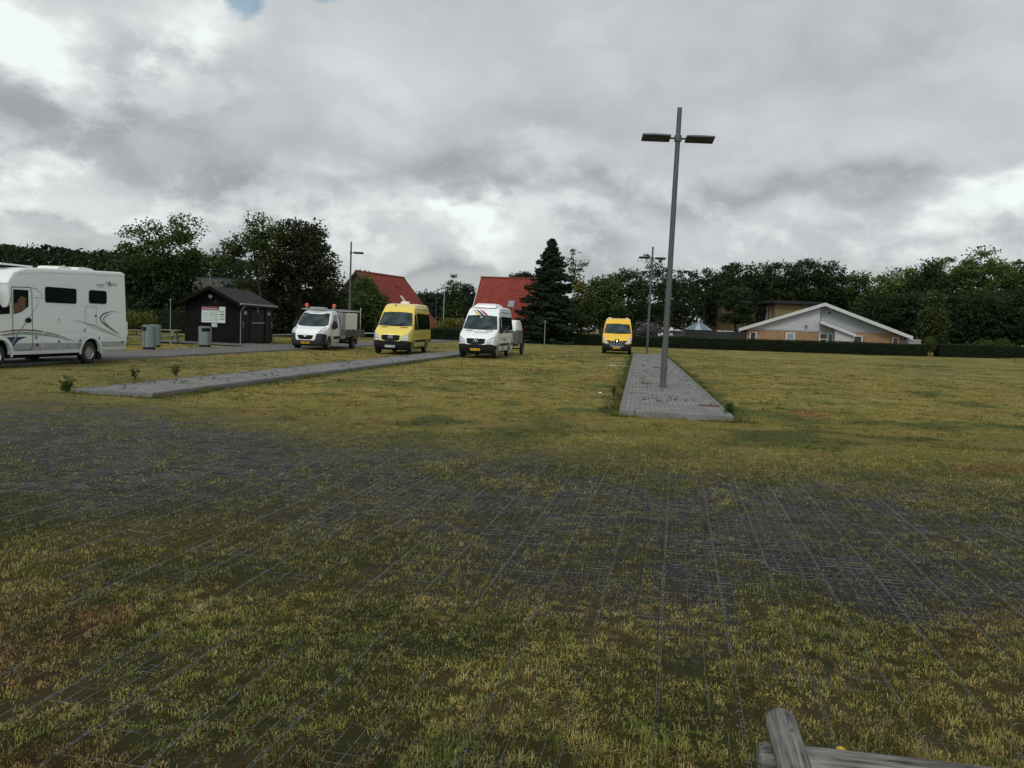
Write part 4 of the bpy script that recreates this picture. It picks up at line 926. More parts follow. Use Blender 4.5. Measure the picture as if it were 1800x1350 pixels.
    pr = .08+.75*sstep(.5, 1.5, x)*(1-sstep(3.0, 3.8, y))+.20*(1-sstep(2.6, 3.3, y)); k = rg.random(len(x)) < pr; x, y = x[k], y[k]
    col = grass_cols(x, y, rg)*np.array([1.1, 1.1, 1.0]); t = rg.random(len(x)) < .35; col[t] = np.array([.07, .10, .025]); t = rg.random(len(x)) < .25; col[t] = np.array([.24, .19, .10])
    V, F, C = blades(x, y, gz(x, y), rg.uniform(.06, .15, len(x)), np.full(len(x), .0028), 12, np.full(len(x), .03), rg, col, .42)
    o = mesh_np('tall_grass', V, F, M['grassm'], C); tag(o, 'taller wispy grass clumps around the log fence', 'grass', kind='stuff')
    # reddish creeping plants near the fence
    rg = np.random.default_rng(19); x, y = scatter(2.1, 3.7, 420, rg)
    k = rg.random(len(x)) < sstep(.50, .64, fbm(x*1.2+3, y*1.6, 51)+.16*np.exp(-((x-.45)/.75)**2)-.05)*(1-sstep(2.8, 3.3, y))*.9; x, y = x[k], y[k]; n = len(x)
    col = np.where(rg.random((n, 1)) < .6, np.array([[.13, .045, .018]]), np.array([[.10, .075, .02]]))*rg.uniform(.6, 1.3, (n, 1))
    V, F, C = blades(x, y, gz(x, y), rg.uniform(.012, .04, n), np.full(n, .007), 9, np.full(n, .018), rg, col, 1.2, bent=False)
    o = mesh_np('creeping_weeds', V, F, M['grassm'], C); tag(o, 'low rusty red creeping weeds among the grass', 'ground cover', kind='stuff')
make_grass()
def kerb_grass():
    rg = np.random.default_rng(66); s, c = math.sin(MED), math.cos(MED); X = []; Y = []
    for (ax, ay, w, l) in ISL:
        for side in range(3):
            n = 2600 if side < 2 else 240
            t = rg.random(n)**1.5*l if side < 2 else rg.random(n)*w
            o = np.abs(rg.normal(0, .07, n))+.005
            u, v = (-o, t) if side == 0 else ((w+o, t) if side == 1 else (t, -o))
            k = rg.random(n) < .10+1.1*sstep(.44, .64, fbm(t*.9+side*7, t*0+ax, 31)); X.append((ax+u*c+v*s)[k]); Y.append((ay-u*s+v*c)[k])
    x = np.concatenate(X); y = np.concatenate(Y); n = len(x); col = grass_cols(x, y, rg)*rg.uniform(.9, 1.9, (n, 1))
    V, F, C = blades(x, y, np.full(n, -.02), rg.uniform(.03, .10, n), np.full(n, .012)*(1+y/30), 7, np.full(n, .035), rg, col, .8, bent=False)
    o = mesh_np('kerb_grass', V, F, M['grassm'], C); tag(o, 'ragged grass growing against the kerbs of the paved islands', 'grass', kind='stuff')
kerb_grass()

# ------------------------------------------------------------------ islands with kerbs and block paving, path
def slab(name, ax, ay, w, l, h=.12, kerb=True, chamfer=0.):
    s, c = math.sin(MED), math.cos(MED)
    P = lambda u, v, z: (ax+u*c+v*s, ay-u*s+v*c, z)
    mb = MB(); k = .11 if kerb else 0
    def quad(p, mi): mb.add([P(*q) for q in p], [(0, 1, 2, 3)], mi)
    # kerb ring: outer face, bevel, top; paving inside slightly lower
    rings = [(0, -.1), (0, h-.018), (.018, h), (k, h), (k+.001, h-.012)]
    if not kerb: rings = [(0, -.1), (0, h-.01), (.01, h)]
    def ring(o, z):
        if chamfer: return [P(o+chamfer, o, z), P(w-o, o, z), P(w-o, l-o, z), P(o, l-o, z), P(o, o+chamfer*.5, z)]
        return [P(o, o, z), P(w-o, o, z), P(w-o, l-o, z), P(o, l-o, z)]
    rr = [ring(*q) for q in rings]; n = len(rr[0])
    for i in range(len(rr)-1):
        mb.add(rr[i]+rr[i+1], [(j, (j+1) % n, (j+1) % n+n, j+n) for j in range(n)], 0)
    mb.add(rr[-1], [tuple(range(n))], 1)
    return mb.build(name, [M['kerb'], M['paver']])
i1 = slab('kerb_island', 2.18, 16.34, 2.25, 43.0); tag(i1, 'long raised kerbed island of grey block paving under the tall double lamp', 'paved island', 'kerbed paved islands between parking rows')
i2 = slab('kerb_island', -8.85, 16.45, 1.70, 36.0, .095); tag(i2, 'long raised kerbed paving strip running from lower left toward the white minibus', 'paved island', 'kerbed paved islands between parking rows')
for o in (i1, i2): o['kind'] = 'structure'
def make_path():
    s, c = math.sin(MED), math.cos(MED); ax, ay = -18.2, 25.2
    P = lambda u, v, z: (ax+u*c+v*s, ay-u*s+v*c, z)
    mb = MB(); w, l = 3.95, 60
    u0 = .55
    mb.add([P(u0, -6, .05), P(w-.12, -6, .05), P(w-.12, l, .05), P(u0, l, .05)], [(0, 1, 2, 3)], 0)
    mb.add([P(w-.12, -6, .06), P(w, -6, .06), P(w, l, .06), P(w-.12, l, .06)], [(0, 1, 2, 3)], 1); mb.add([P(w, -6, .06), P(w, -6, -.1), P(w, l, -.1), P(w, l, .06)], [(0, 1, 2, 3)], 1)
    mb.add([P(u0, -6, .05), P(u0, l, .05), P(u0, l, -.1), P(u0, -6, -.1)], [(0, 1, 2, 3)], 1)
    # apron before the hut gable
    mb.add([P(-6.5, 20.2, .046), P(u0, 20.2, .046), P(u0, 24.6, .046), P(-6.5, 24.6, .046)], [(0, 1, 2, 3)], 0)
    o = mb.build('path', [M['path'], M['kerb']]); tag(o, kind='structure')
make_path()
# weeds in the joints of the islands
def joint_weeds():
    rg = np.random.default_rng(29); X = []; Y = []
    s, c = math.sin(MED), math.cos(MED)
    for (ax, ay, w, l), nn in zip(ISL, (420, 260)):
        u = rg.uniform(.12, w-.12, nn); v = rg.uniform(.15, 1, nn)**1.6*l*.9
        u = np.round(u/.105)*.105; k = (fbm(u*1.5, v*.8, 77) > .50) | ((v > 11) & (v < 19) & (ax > 0) & (rg.random(nn) < .8)); u, v = u[k], v[k]
        X.append(ax+u*c+v*s); Y.append(ay-u*s+v*c)
    x = np.concatenate(X); y = np.concatenate(Y); n = len(x)
    col = np.where(rg.random((n, 1)) < .5, np.array([[.10, .09, .03]]), np.array([[.05, .06, .02]]))
    V, F, C = blades(x, y, np.full(n, .105), rg.uniform(.02, .08, n), np.full(n, .016), 7, np.full(n, .035), rg, col, 1.0, bent=False)
    o = mesh_np('paving_weeds', V, F, M['grassm'], C); tag(o, 'small tufts of weeds in the joints of the paved islands', 'weeds', kind='stuff')
joint_weeds()

# ------------------------------------------------------------------ foliage toolkit
def rand_unit(rg, n):
    v = rg.normal(0, 1, (n, 3)); return v/np.linalg.norm(v, axis=1)[:, None]
def leaf_quads(P, size, rg, col, var=.2, flat=.35, length=1.5):
    """diamond leaves at points P with random attitude (flat<1 biases them level)"""
    n = len(P); a = rand_unit(rg, n); a[:, 2] *= flat+.3; a /= np.linalg.norm(a, axis=1)[:, None]
    b = np.cross(a, rand_unit(rg, n)); b /= np.linalg.norm(b, axis=1)[:, None]+1e-9
    s = (size*rg.uniform(.6, 1.35, n))[:, None]
    V = np.stack([P-a*s*length*.5, P+b*s*.42, P+a*s*length*.5, P-b*s*.42], 1).reshape(-1, 3)
    F = np.arange(4*n).reshape(-1, 4); c = col*(1+rg.normal(0, var, (n, 1))); C = np.repeat(np.clip(c, .003, .5), 4, 0)
    return V, F, C
def limb_tree(rg, base, tips, trunk_top, r0, wob=.06):
    """connects crown tips to the trunk with curved, tapering limbs"""
    mb = MB(); base = np.array(base, float); tt = np.array(trunk_top, float)
    H = tt[2]-base[2]; nseg = 7
    nodes = [base+(tt-base)*(i/nseg)+np.append(rg.normal(0, wob*H*.12, 2), 0)*(0 < i) for i in range(nseg+1)]
    mb.tube(nodes, [r0*(1-.72*i/nseg) for i in range(nseg+1)], 8)
    allp = [(p, r0*(1-.72*i/nseg)) for i, p in enumerate(nodes) if i >= 2]
    order = sorted(range(len(tips)), key=lambda k: np.linalg.norm(tips[k]-nodes[3]))
    for k in order:
        t = tips[k]; best = None; bd = 1e9
        for (p, r) in allp:
            if p[2] > t[2]+.02*H and np.linalg.norm(p[:2]-t[:2]) > .3: pen = 2.5
            else: pen = 1
            d = np.linalg.norm(p-t)*pen
            if d < bd: bd = d; best = (p, r)
        p, r = best; d = np.linalg.norm(t-p)
        mid = p*.5+t*.5+rg.normal(0, .06*d, 3)-np.array([0, 0, .06*d]); rr = max(.012, min(r*.7, .016*d+.012))
        mb.tube([p, mid, t], [rr, rr*.7, rr*.35], 5, cap=False)
        allp.append((mid, rr*.7)); allp.append((t, rr*.35))
    return mb
def crown_tips(rg, blobs, n, shell=.55):
    vol = np.array([b[3]*b[4]*b[5] for b in blobs]); vol = vol**.75; vol /= vol.sum(); P = []
    for b, f in zip(blobs, vol):
        k = max(2, int(n*f)); u = rand_unit(rg, k)*(rg.uniform(shell, 1, k)**.6)[:, None]
        P.append(np.array(b[:3])+u*np.array(b[3:6]))
    return np.concatenate(P)
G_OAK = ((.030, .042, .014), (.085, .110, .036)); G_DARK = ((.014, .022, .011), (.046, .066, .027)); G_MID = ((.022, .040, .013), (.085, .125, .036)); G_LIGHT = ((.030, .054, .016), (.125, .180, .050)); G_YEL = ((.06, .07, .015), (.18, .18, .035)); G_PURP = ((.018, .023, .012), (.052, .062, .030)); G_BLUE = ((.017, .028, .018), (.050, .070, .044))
def tree(label, blobs_px, Y, base_px, pal, seed, leaf=.20, tips=70, per=70, spread=.55, trunk_r=.16, dr=.8, name='tree', group=None, gaps=0., top=None, wind=0.):
    """blobs_px: crown lobes (x, y, rx, ry) measured on the photo, set at depth Y"""
    rg = np.random.default_rng(seed); k = Y/FPX; bl = []
    bx = aty(base_px, 600, Y); base = np.array([bx[0], Y, -.1+.75*float(sstep(100, 108, Y))])
    for i, (px, py, rx, ry) in enumerate(blobs_px):
        c = aty(px, py, Y); off = rg.normal(0, .25*dr*rx*k) if i else 0
        bl.append((c[0]-base[0], off, max(c[2]-base[2], .3), rx*k, rx*k*dr, ry*k))
    root = thing(name, label, 'tree', base, group=group)
    T = crown_tips(rg, bl, tips)
    zt = max(b[2] for b in bl); ct = np.mean([b[:3] for b in bl], axis=0)
    tr = limb_tree(rg, (0, 0, 0), T, (ct[0]*.8, ct[1]*.8, zt*.92), trunk_r)
    tr.build('trunk', M['bark'], root, 60)
    n = len(T)*per
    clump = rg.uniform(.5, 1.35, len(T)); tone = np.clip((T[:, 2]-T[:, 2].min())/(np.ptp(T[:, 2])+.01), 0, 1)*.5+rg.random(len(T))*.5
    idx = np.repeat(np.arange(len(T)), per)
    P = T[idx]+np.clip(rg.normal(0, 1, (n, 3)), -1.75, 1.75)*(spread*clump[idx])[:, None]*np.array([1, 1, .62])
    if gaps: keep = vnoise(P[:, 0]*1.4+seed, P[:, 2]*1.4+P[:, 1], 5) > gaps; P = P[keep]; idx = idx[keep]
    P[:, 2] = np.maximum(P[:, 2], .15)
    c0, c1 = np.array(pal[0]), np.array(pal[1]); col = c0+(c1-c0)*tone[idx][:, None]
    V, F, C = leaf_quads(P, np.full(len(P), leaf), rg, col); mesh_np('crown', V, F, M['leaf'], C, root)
    return root
def fir_tree(label, px, top_py, half_px, Y, seed, group=None):
    rg = np.random.default_rng(seed); b = aty(px-3, 600, Y); base = np.array([b[0], Y, 0.]); tp = aty(px, top_py, Y); H = tp[2]; Rm = half_px*Y/FPX
    root = thing('fir_tree', label, 'tree', base, group=group)
    mb = MB(); mb.tube([(0, 0, 0), (.02, 0, H*.5), (0, 0, H)], [.22, .12, .015], 8)
    PP = []; CC = []; SS = []
    z = .5
    while z < H*.985:
        f = 1-z/H; Rz = Rm*(f**.85)*1.0*(1 if z > 1.6 else .8); nb = int(6+9*f**.5)
        a0 = rg.uniform(0, 6.28)
        for i in range(nb):
            a = a0+2*math.pi*i/nb+rg.normal(0, .12); r_ = Rz*rg.uniform(.45, 1.25); droop = r_*rg.uniform(.05, .32)-.18*r_*(f < .4)
            p0 = np.array([0, 0, z]); p1 = np.array([math.cos(a)*r_*.6, math.sin(a)*r_*.6, z-droop*.8]); p2 = np.array([math.cos(a)*r_, math.sin(a)*r_, z-droop*.7])
            mb.tube([p0, p1, p2], [.03*f+.008, .02*f+.005, .004], 4, cap=False)
            m_ = int(16+46*r_); t = rg.uniform(.12, 1, m_)**.7; Q = np.where(t[:, None] < .6, p0+(p1-p0)*(t/.6)[:, None], p1+(p2-p1)*((t-.6)/.4)[:, None])
            wd = .30*r_*(1.1-t)+.08; perp = np.array([-math.sin(a), math.cos(a), 0])
            Q = Q+perp*(rg.normal(0, 1, m_)*wd*.55)[:, None]+np.array([0, 0, 1])*(rg.normal(-.05, .07, m_))[:, None]
            PP.append(Q); CC.append(np.array([.012, .022, .014])+np.array([.016, .026, .012])*t[:, None]*rg.uniform(.5, 1.2))
        z += .17+.16*f*H/9*rg.uniform(.8, 1.2)
    P = np.concatenate(PP); C = np.concatenate(CC); mb.build('trunk', M['bark'], root)
    V, F, C = leaf_quads(P, np.full(len(P), .17), rg, C, .25, flat=.15, length=2.0); mesh_np('crown', V, F, M['needle'], C, root)
    return root
def shrub(label, px, py_top, half_px, Y, pal, seed, name='shrub', cat='shrub', group=None, leaf=.10, n=2600, base_z=0., dr=.7):
    rg = np.random.default_rng(seed); b = aty(px, py_top, Y); w = half_px*Y/FPX; h = b[2]-base_z
    c0, c1 = np.array(pal[0]), np.array(pal[1]); lob = [(rg.uniform(-.6, .6)*w, rg.uniform(-.4, .4)*w*dr, rg.uniform(.45, .72)*h, w*rg.uniform(.35, .5), w*dr*.5, h*rg.uniform(.25, .38)) for _ in range(7)]
    T = crown_tips(rg, lob, 90, .3); per = n//90+1; idx = np.repeat(np.arange(len(T)), per); P = T[idx]+rg.normal(0, .13*max(h, .8), (len(idx), 3))*np.array([1, 1, .7]); P[:, 2] = np.clip(P[:, 2], .02, h*1.03)
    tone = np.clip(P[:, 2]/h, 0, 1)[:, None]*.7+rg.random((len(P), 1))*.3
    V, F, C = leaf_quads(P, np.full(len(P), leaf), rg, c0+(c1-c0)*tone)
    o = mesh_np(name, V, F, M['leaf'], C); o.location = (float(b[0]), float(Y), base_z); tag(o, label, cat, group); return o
def hedge(label, p0, p1, h0, h1, depth, seed, pal=G_DARK, dens=230, leaf=.085, core=True, group=None):
    """clipped hedge between two ground points"""
    rg = np.random.default_rng(seed); p0 = np.array(p0[:2]); p1 = np.array(p1[:2]); d = p1-p0; L = np.linalg.norm(d); d = d/L; nrm = np.array([-d[1], d[0]])
    n = int(L*dens*(1+.4)); u = rg.random(n)*L; hz = h0+(h1-h0)*u/L+(fbm(u*.5, u*0, seed)-.5)*.14
    top = rg.random(n) < .34; v = np.where(top, rg.uniform(-depth/2, depth/2, n), np.where(rg.random(n) < .75, -depth/2, depth/2)+rg.normal(0, .05, n)); z = np.where(top, hz+rg.normal(0, .04, n), rg.uniform(.02, 1, n)*hz)
    P = np.stack([p0[0]+d[0]*u+nrm[0]*v, p0[1]+d[1]*u+nrm[1]*v, z], 1)-np.array([p0[0], p0[1], 0])
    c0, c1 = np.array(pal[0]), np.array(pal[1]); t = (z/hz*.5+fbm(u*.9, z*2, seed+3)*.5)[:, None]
    V, F, C = leaf_quads(P, np.full(n, leaf*1.3), rg, c0+(c1-c0)*np.clip(t, 0, 1), length=1.3)
    m_ = 60; VV = []; FF = []
    for i in range(m_+1):
        uu = L*i/m_; hh = (h0+(h1-h0)*i/m_)*.95; c = d*uu
        for (vv, zz) in ((-depth*.45, -.1), (-depth*.45, hh), (depth*.45, hh), (depth*.45, -.1)): VV.append((c[0]+nrm[0]*vv, c[1]+nrm[1]*vv, zz))
    for i in range(m_):
        for j in range(3): FF.append((i*4+j, i*4+j+1, i*4+j+5, i*4+j+4))
    FF.append((0, 1, 2, 3)); FF.append((m_*4+3, m_*4+2, m_*4+1, m_*4))
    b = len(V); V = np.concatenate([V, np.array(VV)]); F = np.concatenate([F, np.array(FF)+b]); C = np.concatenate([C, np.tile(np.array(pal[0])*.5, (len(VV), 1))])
    o = mesh_np('hedge', V, F, M['leaf'], C); o.location = (float(p0[0]), float(p0[1]), 0); tag(o, label, 'hedge', group); return o

# ------------------------------------------------------------------ trees, from the photo's left to its right
GT = 'trees behind the parking area'; GW = 'trees of the wood on the right'
tree('tall airy tree with sparse foliage above the dark trees left of the black hut', [(292, 408, 40, 26), (331, 402, 24, 22), (243, 425, 30, 26), (300, 440, 50, 32), (335, 455, 20, 18), (214, 436, 9, 7), (262, 462, 50, 24), (310, 478, 35, 20)], 72, 288, G_MID, 101, leaf=.17, tips=190, per=62, spread=.40, trunk_r=.22, group=GT, gaps=.22)
tree('broad dark tree behind the rear of the motorhome', [(225, 495, 42, 44), (250, 540, 45, 40), (200, 530, 30, 40)], 74, 232, G_DARK, 102, leaf=.24, tips=90, per=80, spread=.6, group=GT)
tree('dark rounded tree between the motorhome and the black hut roof', [(290, 505, 42, 40), (315, 540, 28, 38), (280, 550, 45, 30)], 73, 298, G_DARK, 103, leaf=.24, tips=90, per=80, spread=.55, group=GT)
tree('bushy tree with a pointed side reaching toward the dark roofed house', [(316, 520, 12, 22), (325, 548, 16, 20), (316, 560, 22, 20)], 76, 322, G_DARK, 104, leaf=.22, tips=50, per=70, spread=.45, group=GT)
tree('open crowned ash tree with a long bare limb behind the black hut', [(456, 398, 20, 20), (436, 428, 34, 20), (400, 446, 24, 20), (470, 432, 28, 32), (382, 460, 10, 8), (455, 470, 26, 18), (432, 500, 20, 14)], 70, 468, G_OAK, 105, leaf=.16, tips=160, per=58, spread=.40, trunk_r=.2, group=GT, gaps=.22)
tree('large dense dark maple with an uneven top behind the white pickup', [(510, 412, 32, 22), (540, 420, 32, 24), (545, 455, 38, 40), (512, 460, 38, 40), (575, 492, 18, 34), (520, 510, 55, 40)], 72, 520, G_PURP, 106, leaf=.19, tips=230, per=90, spread=.52, trunk_r=.3, group=GT, gaps=.10)
tree('low dark spreading tree behind the black hut roof', [(430, 520, 40, 24), (470, 530, 35, 30), (500, 555, 35, 28)], 74, 450, G_DARK, 107, leaf=.2, tips=90, per=70, spread=.5, group=GT, gaps=.15)
tree('dark green tree directly above the pickup beacons', [(560, 540, 40, 36), (585, 525, 20, 26), (530, 565, 30, 24)], 76, 560, G_DARK, 108, leaf=.2, tips=80, per=75, spread=.5, group=GT)
tree('rounded dark green tree hiding the gable of the left red roofed house', [(640, 512, 22, 24), (630, 540, 34, 36), (660, 548, 24, 34), (612, 560, 30, 24)], 84, 640, G_MID, 109, leaf=.2, tips=110, per=75, spread=.5, group=GT)
tree('distant low tree between the two red roofs nearest the first', [(750, 535, 22, 18), (738, 552, 22, 20)], 128, 745, G_BLUE, 110, leaf=.3, tips=50, per=70, spread=.7, group=GT)
tree('distant low tree left of the slim sapling', [(772, 530, 18, 16), (768, 550, 20, 20)], 130, 770, G_BLUE, 111, leaf=.3, tips=50, per=70, spread=.7, group=GT)
tree('slim sapling with a topknot standing between the two red roofs', [(797, 494, 7, 9), (795, 512, 12, 12), (800, 540, 18, 26), (788, 555, 14, 16)], 96, 797, G_MID, 112, leaf=.18, tips=60, per=60, spread=.3, trunk_r=.08, group=GT)
tree('bluish green tree touching the left edge of the second red roof', [(822, 522, 14, 20), (828, 548, 16, 22), (815, 512, 8, 8)], 104, 822, G_BLUE, 113, leaf=.22, tips=60, per=65, spread=.45, group=GT)
tree('small treetop peeping over the ridge of the second red roof', [(925, 492, 12, 10), (912, 488, 8, 6)], 128, 922, G_DARK, 114, leaf=.26, tips=40, per=60, spread=.5, group=GT)
fir_tree('tall dark fir tree with a spire top beside the broad red roof', 966, 416, 76, 88, 115, group=GT)
tree('thin wispy birch top rising beside the fir tree', [(1012, 444, 9, 7), (1018, 462, 10, 14), (1006, 466, 10, 12), (1012, 490, 10, 14)], 96, 1006, G_MID, 116, leaf=.16, tips=46, per=34, spread=.26, trunk_r=.07, group=GT, gaps=.3)
tree('bright yellow green tree just right of the fir tree', [(1018, 500, 9, 14), (1025, 520, 14, 20), (1020, 550, 18, 26)], 95, 1022, G_YEL, 117, leaf=.2, tips=60, per=60, spread=.38, group=GT)
tree('round dark green tree behind the yellow van', [(1062, 510, 26, 24), (1065, 545, 34, 34), (1048, 535, 20, 30)], 90, 1062, G_MID, 118, leaf=.2, tips=110, per=75, spread=.45, group=GT)
tree('broad dark tree between the yellow van and the second double lamp', [(1100, 500, 26, 22), (1108, 535, 32, 36), (1125, 520, 18, 26), (1085, 560, 30, 24)], 93, 1102, G_DARK, 119, leaf=.2, tips=120, per=75, spread=.5, group=GT)
tree('open tree with see-through top behind the second double lamp', [(1142, 458, 14, 12), (1160, 470, 18, 16), (1150, 495, 28, 22), (1170, 500, 18, 20), (1155, 530, 28, 24)], 100, 1156, G_DARK, 120, leaf=.18, tips=100, per=48, spread=.36, group=GT, gaps=.26)
tree('sparse lacy tree just right of the tall lamp post', [(1198, 490, 20, 14), (1190, 510, 22, 16), (1205, 535, 26, 20)], 112, 1200, G_DARK, 121, leaf=.22, tips=80, per=44, spread=.4, group=GT, gaps=.32)
tree('lacy tree with sky showing through, above the glass pyramid roof', [(1235, 486, 22, 15), (1250, 500, 18, 14), (1225, 520, 26, 14)], 116, 1236, G_DARK, 122, leaf=.22, tips=80, per=44, spread=.42, group=GT, gaps=.32)
tree('dark conical tree left of the yellow brick block', [(1285, 478, 12, 14), (1274, 505, 22, 24), (1258, 540, 24, 34)], 121, 1272, G_DARK, 123, leaf=.26, tips=110, per=75, spread=.6, group=GT)
tree('small pine with level boughs before the yellow brick block', [(1293, 520, 22, 14), (1300, 541, 24, 9), (1286, 560, 24, 8), (1275, 532, 12, 8)], 110, 1293, G_DARK, 124, leaf=.22, tips=90, per=60, spread=.38, trunk_r=.2, group=GT)
big = [('wide dark tree with tufted top above the yellow brick block', 1330, 464, 34, 125), ('second wide tree above the pale gabled house', 1375, 462, 30, 128), ('tall dark tree directly above the ridge of the pale gabled house', 1418, 458, 30, 130), ('dark tree right of the pale house ridge with gaps of sky', 1455, 462, 26, 130), ('dark tree sloping down toward the gap in the tree line', 1480, 484, 20, 128)]
for i, (lb, px, tp, w, Y) in enumerate(big):
    tree(lb, [(px, tp+20, w, 20), (px-w*.5, tp+45, w*.8, 26), (px+w*.4, tp+50, w*.9, 30), (px, tp+85, w*1.15, 36)], Y, px, G_DARK, 130+i, leaf=.26, tips=150, per=66, spread=.55, trunk_r=.25, group=GT, gaps=.20)
tree('low dark round tree behind the left slope of the pale gabled house', [(1318, 515, 34, 30), (1345, 505, 26, 22)], 133, 1325, G_DARK, 136, leaf=.26, tips=100, per=80, spread=.6, group=GT)
tree('feathery pale topped tree at the dip of the tree line', [(1512, 486, 16, 12), (1508, 505, 20, 18), (1515, 535, 26, 26)], 122, 1512, G_MID, 137, leaf=.24, tips=80, per=60, spread=.45, group=GW, gaps=.15)
wood = [('green tree at the left end of the right wood', 1552, 482, 26, 120, G_LIGHT), ('bushy bright green tree second in the right wood', 1590, 472, 28, 119, G_LIGHT), ('dark upright tree third in the right wood', 1632, 462, 22, 116, G_DARK), ('pale green tree rising beyond the dark upright one', 1668, 456, 30, 121, G_LIGHT), ('tallest light green tree of the right wood', 1728, 440, 36, 118, G_LIGHT), ('broad green tree near the right edge of the view', 1780, 452, 32, 116, G_LIGHT), ('green tree cut by the right edge of the view', 1832, 446, 36, 114, G_MID)]
for i, (lb, px, tp, w, Y, pal) in enumerate(wood):
    tree(lb, [(px, tp+22, w*.8, 22), (px-w*.5, tp+55, w*.9, 36), (px+w*.5, tp+60, w*.9, 38), (px, tp+110, w*1.2, 46)], Y, px, pal, 150+i, leaf=.27, tips=150, per=80, spread=.62, trunk_r=.26, group=GW, gaps=.10)
low = [('low dark tree beside the right eave of the pale house', 1540, 520, 26, 116, G_DARK), ('shadowy bush-like tree behind the white annex', 1600, 515, 32, 113, G_DARK), ('slender yellowish creeper-clad tree at the gap in the hedge', 1640, 520, 10, 106, G_OAK), ('dark under-tree beneath the pale green tree', 1680, 525, 36, 112, G_DARK), ('dark under-tree beneath the tallest light green tree', 1735, 518, 38, 111, G_DARK), ('dark under-tree by the right edge of the view', 1795, 520, 40, 110, G_DARK)]
for i, (lb, px, tp, w, Y, pal) in enumerate(low):
    tree(lb, [(px, tp+20, w*.9, 24), (px-w*.3, tp+50, w, 30), (px+w*.3, tp+60, w, 30)], Y, px, pal, 170+i, leaf=.26, tips=100, per=76, spread=.6, trunk_r=.16, group=GW)
shrub('dark undergrowth bush with a bright green top behind the right hedge', 1745, 596, 60, 109, G_MID, 180, n=4000, leaf=.16, base_z=.5)
shrub('low bush between the white annex and the gap in the hedge', 1635, 585, 34, 108, G_DARK, 181, n=2600, leaf=.16, base_z=.5)
shrub('clipped yellowish green bush behind the picnic table', 250, 547, 44, 60, ((.05, .055, .012), (.14, .15, .03)), 182, n=6500, leaf=.09)
shrub('bright yellow green bush above the hedge beside the pale yellow minibus', 783, 560, 22, 88.6, G_YEL, 183, n=3200, leaf=.11)
shrub('yellow green bush above the hedge behind the nose of the white minibus', 812, 562, 18, 89.2, G_YEL, 184, n=2600, leaf=.11)
shrub('pale golden bush just over the hut roof', 368, 494, 14, 96, G_YEL, 185, n=1800, leaf=.14)
shrub('greyish lilac bush behind the hedge right of the yellow van', 1134, 568, 22, 100, ((.10, .09, .095), (.20, .18, .19)), 186, n=3000, leaf=.12)
shrub('yellow green bush in the hedge foot behind the tall lamp post', 1177, 588, 7, 92.3, G_YEL, 187, n=900, leaf=.10)
shrub('pale leafy creeper hanging in the gap of the right hedge', 1636, 592, 9, 101, G_OAK, 188, n=1200, leaf=.12)
# distant woodland that reads as one mass
def far_wood():
    rg = np.random.default_rng(200); PP = []; CC = []; SZ = []
    def mass(x0, x1, Y, hfun, n, sz, pal, dep):
        x = rg.uniform(x0, x1, n); h = hfun(x)*(.86+.28*fbm(x*.12, x*0+Y, 5, 4)); t = rg.random(n)**.55; y = Y+rg.normal(0, dep, n)
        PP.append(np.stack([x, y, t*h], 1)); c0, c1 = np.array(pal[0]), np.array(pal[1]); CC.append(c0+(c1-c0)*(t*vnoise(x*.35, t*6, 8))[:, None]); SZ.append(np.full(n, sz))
    mass(-190, -44, 135, lambda x: np.interp(x, [-190, -95, -70, -44], [15, 12.2, 11.6, 10.4]), 52000, .55, G_DARK, 4)
    mass(-70, 40, 190, lambda x: np.interp(x, [-70, -30, -10, 10, 40], [8, 8, 7.4, 8, 8]), 22000, .6, G_BLUE, 3)
    mass(30, 190, 175, lambda x: 12+x*0, 30000, .7, G_DARK, 4)
    P = np.concatenate(PP); C = np.concatenate(CC); S = np.concatenate(SZ)
    V, F, C = leaf_quads(P, S, rg, C)
    # soft understorey so the mass is closed
    o = mesh_np('far_wood', V, F, M['leaf'], C); tag(o, 'far dark woodland closing the horizon behind the motorhome and houses', 'woodland', kind='stuff')
far_wood()
# hedges
def gp(px, py): return at(px, py)
hedge('long low clipped dark hedge behind the parked vans', aty(560, 600, 83.5), aty(1160, 610, 91.5), 1.14, 1.14, .9, 301, group='clipped hedges', dens=260)
hedge('clipped dark hedge in front of the pale gabled house', aty(1160, 610, 91.6), aty(1626, 627, 101), 1.22, 1.50, .9, 302, group='clipped hedges', dens=260)
hedge('taller dark hedge beneath the right wood', aty(1645, 627, 101), aty(1905, 640, 106), 1.60, 1.85, 1.0, 303, group='clipped hedges', dens=260)
hedge('dark hedge left of the black hut', aty(190, 600, 70), aty(345, 600, 71), 1.85, 1.85, .9, 304, group='clipped hedges', dens=240)
hedge('dark hedge between the black hut and the white pickup', aty(460, 590, 78), aty(580, 592, 82), 1.35, 1.30, .9, 305, group='clipped hedges', dens=260)

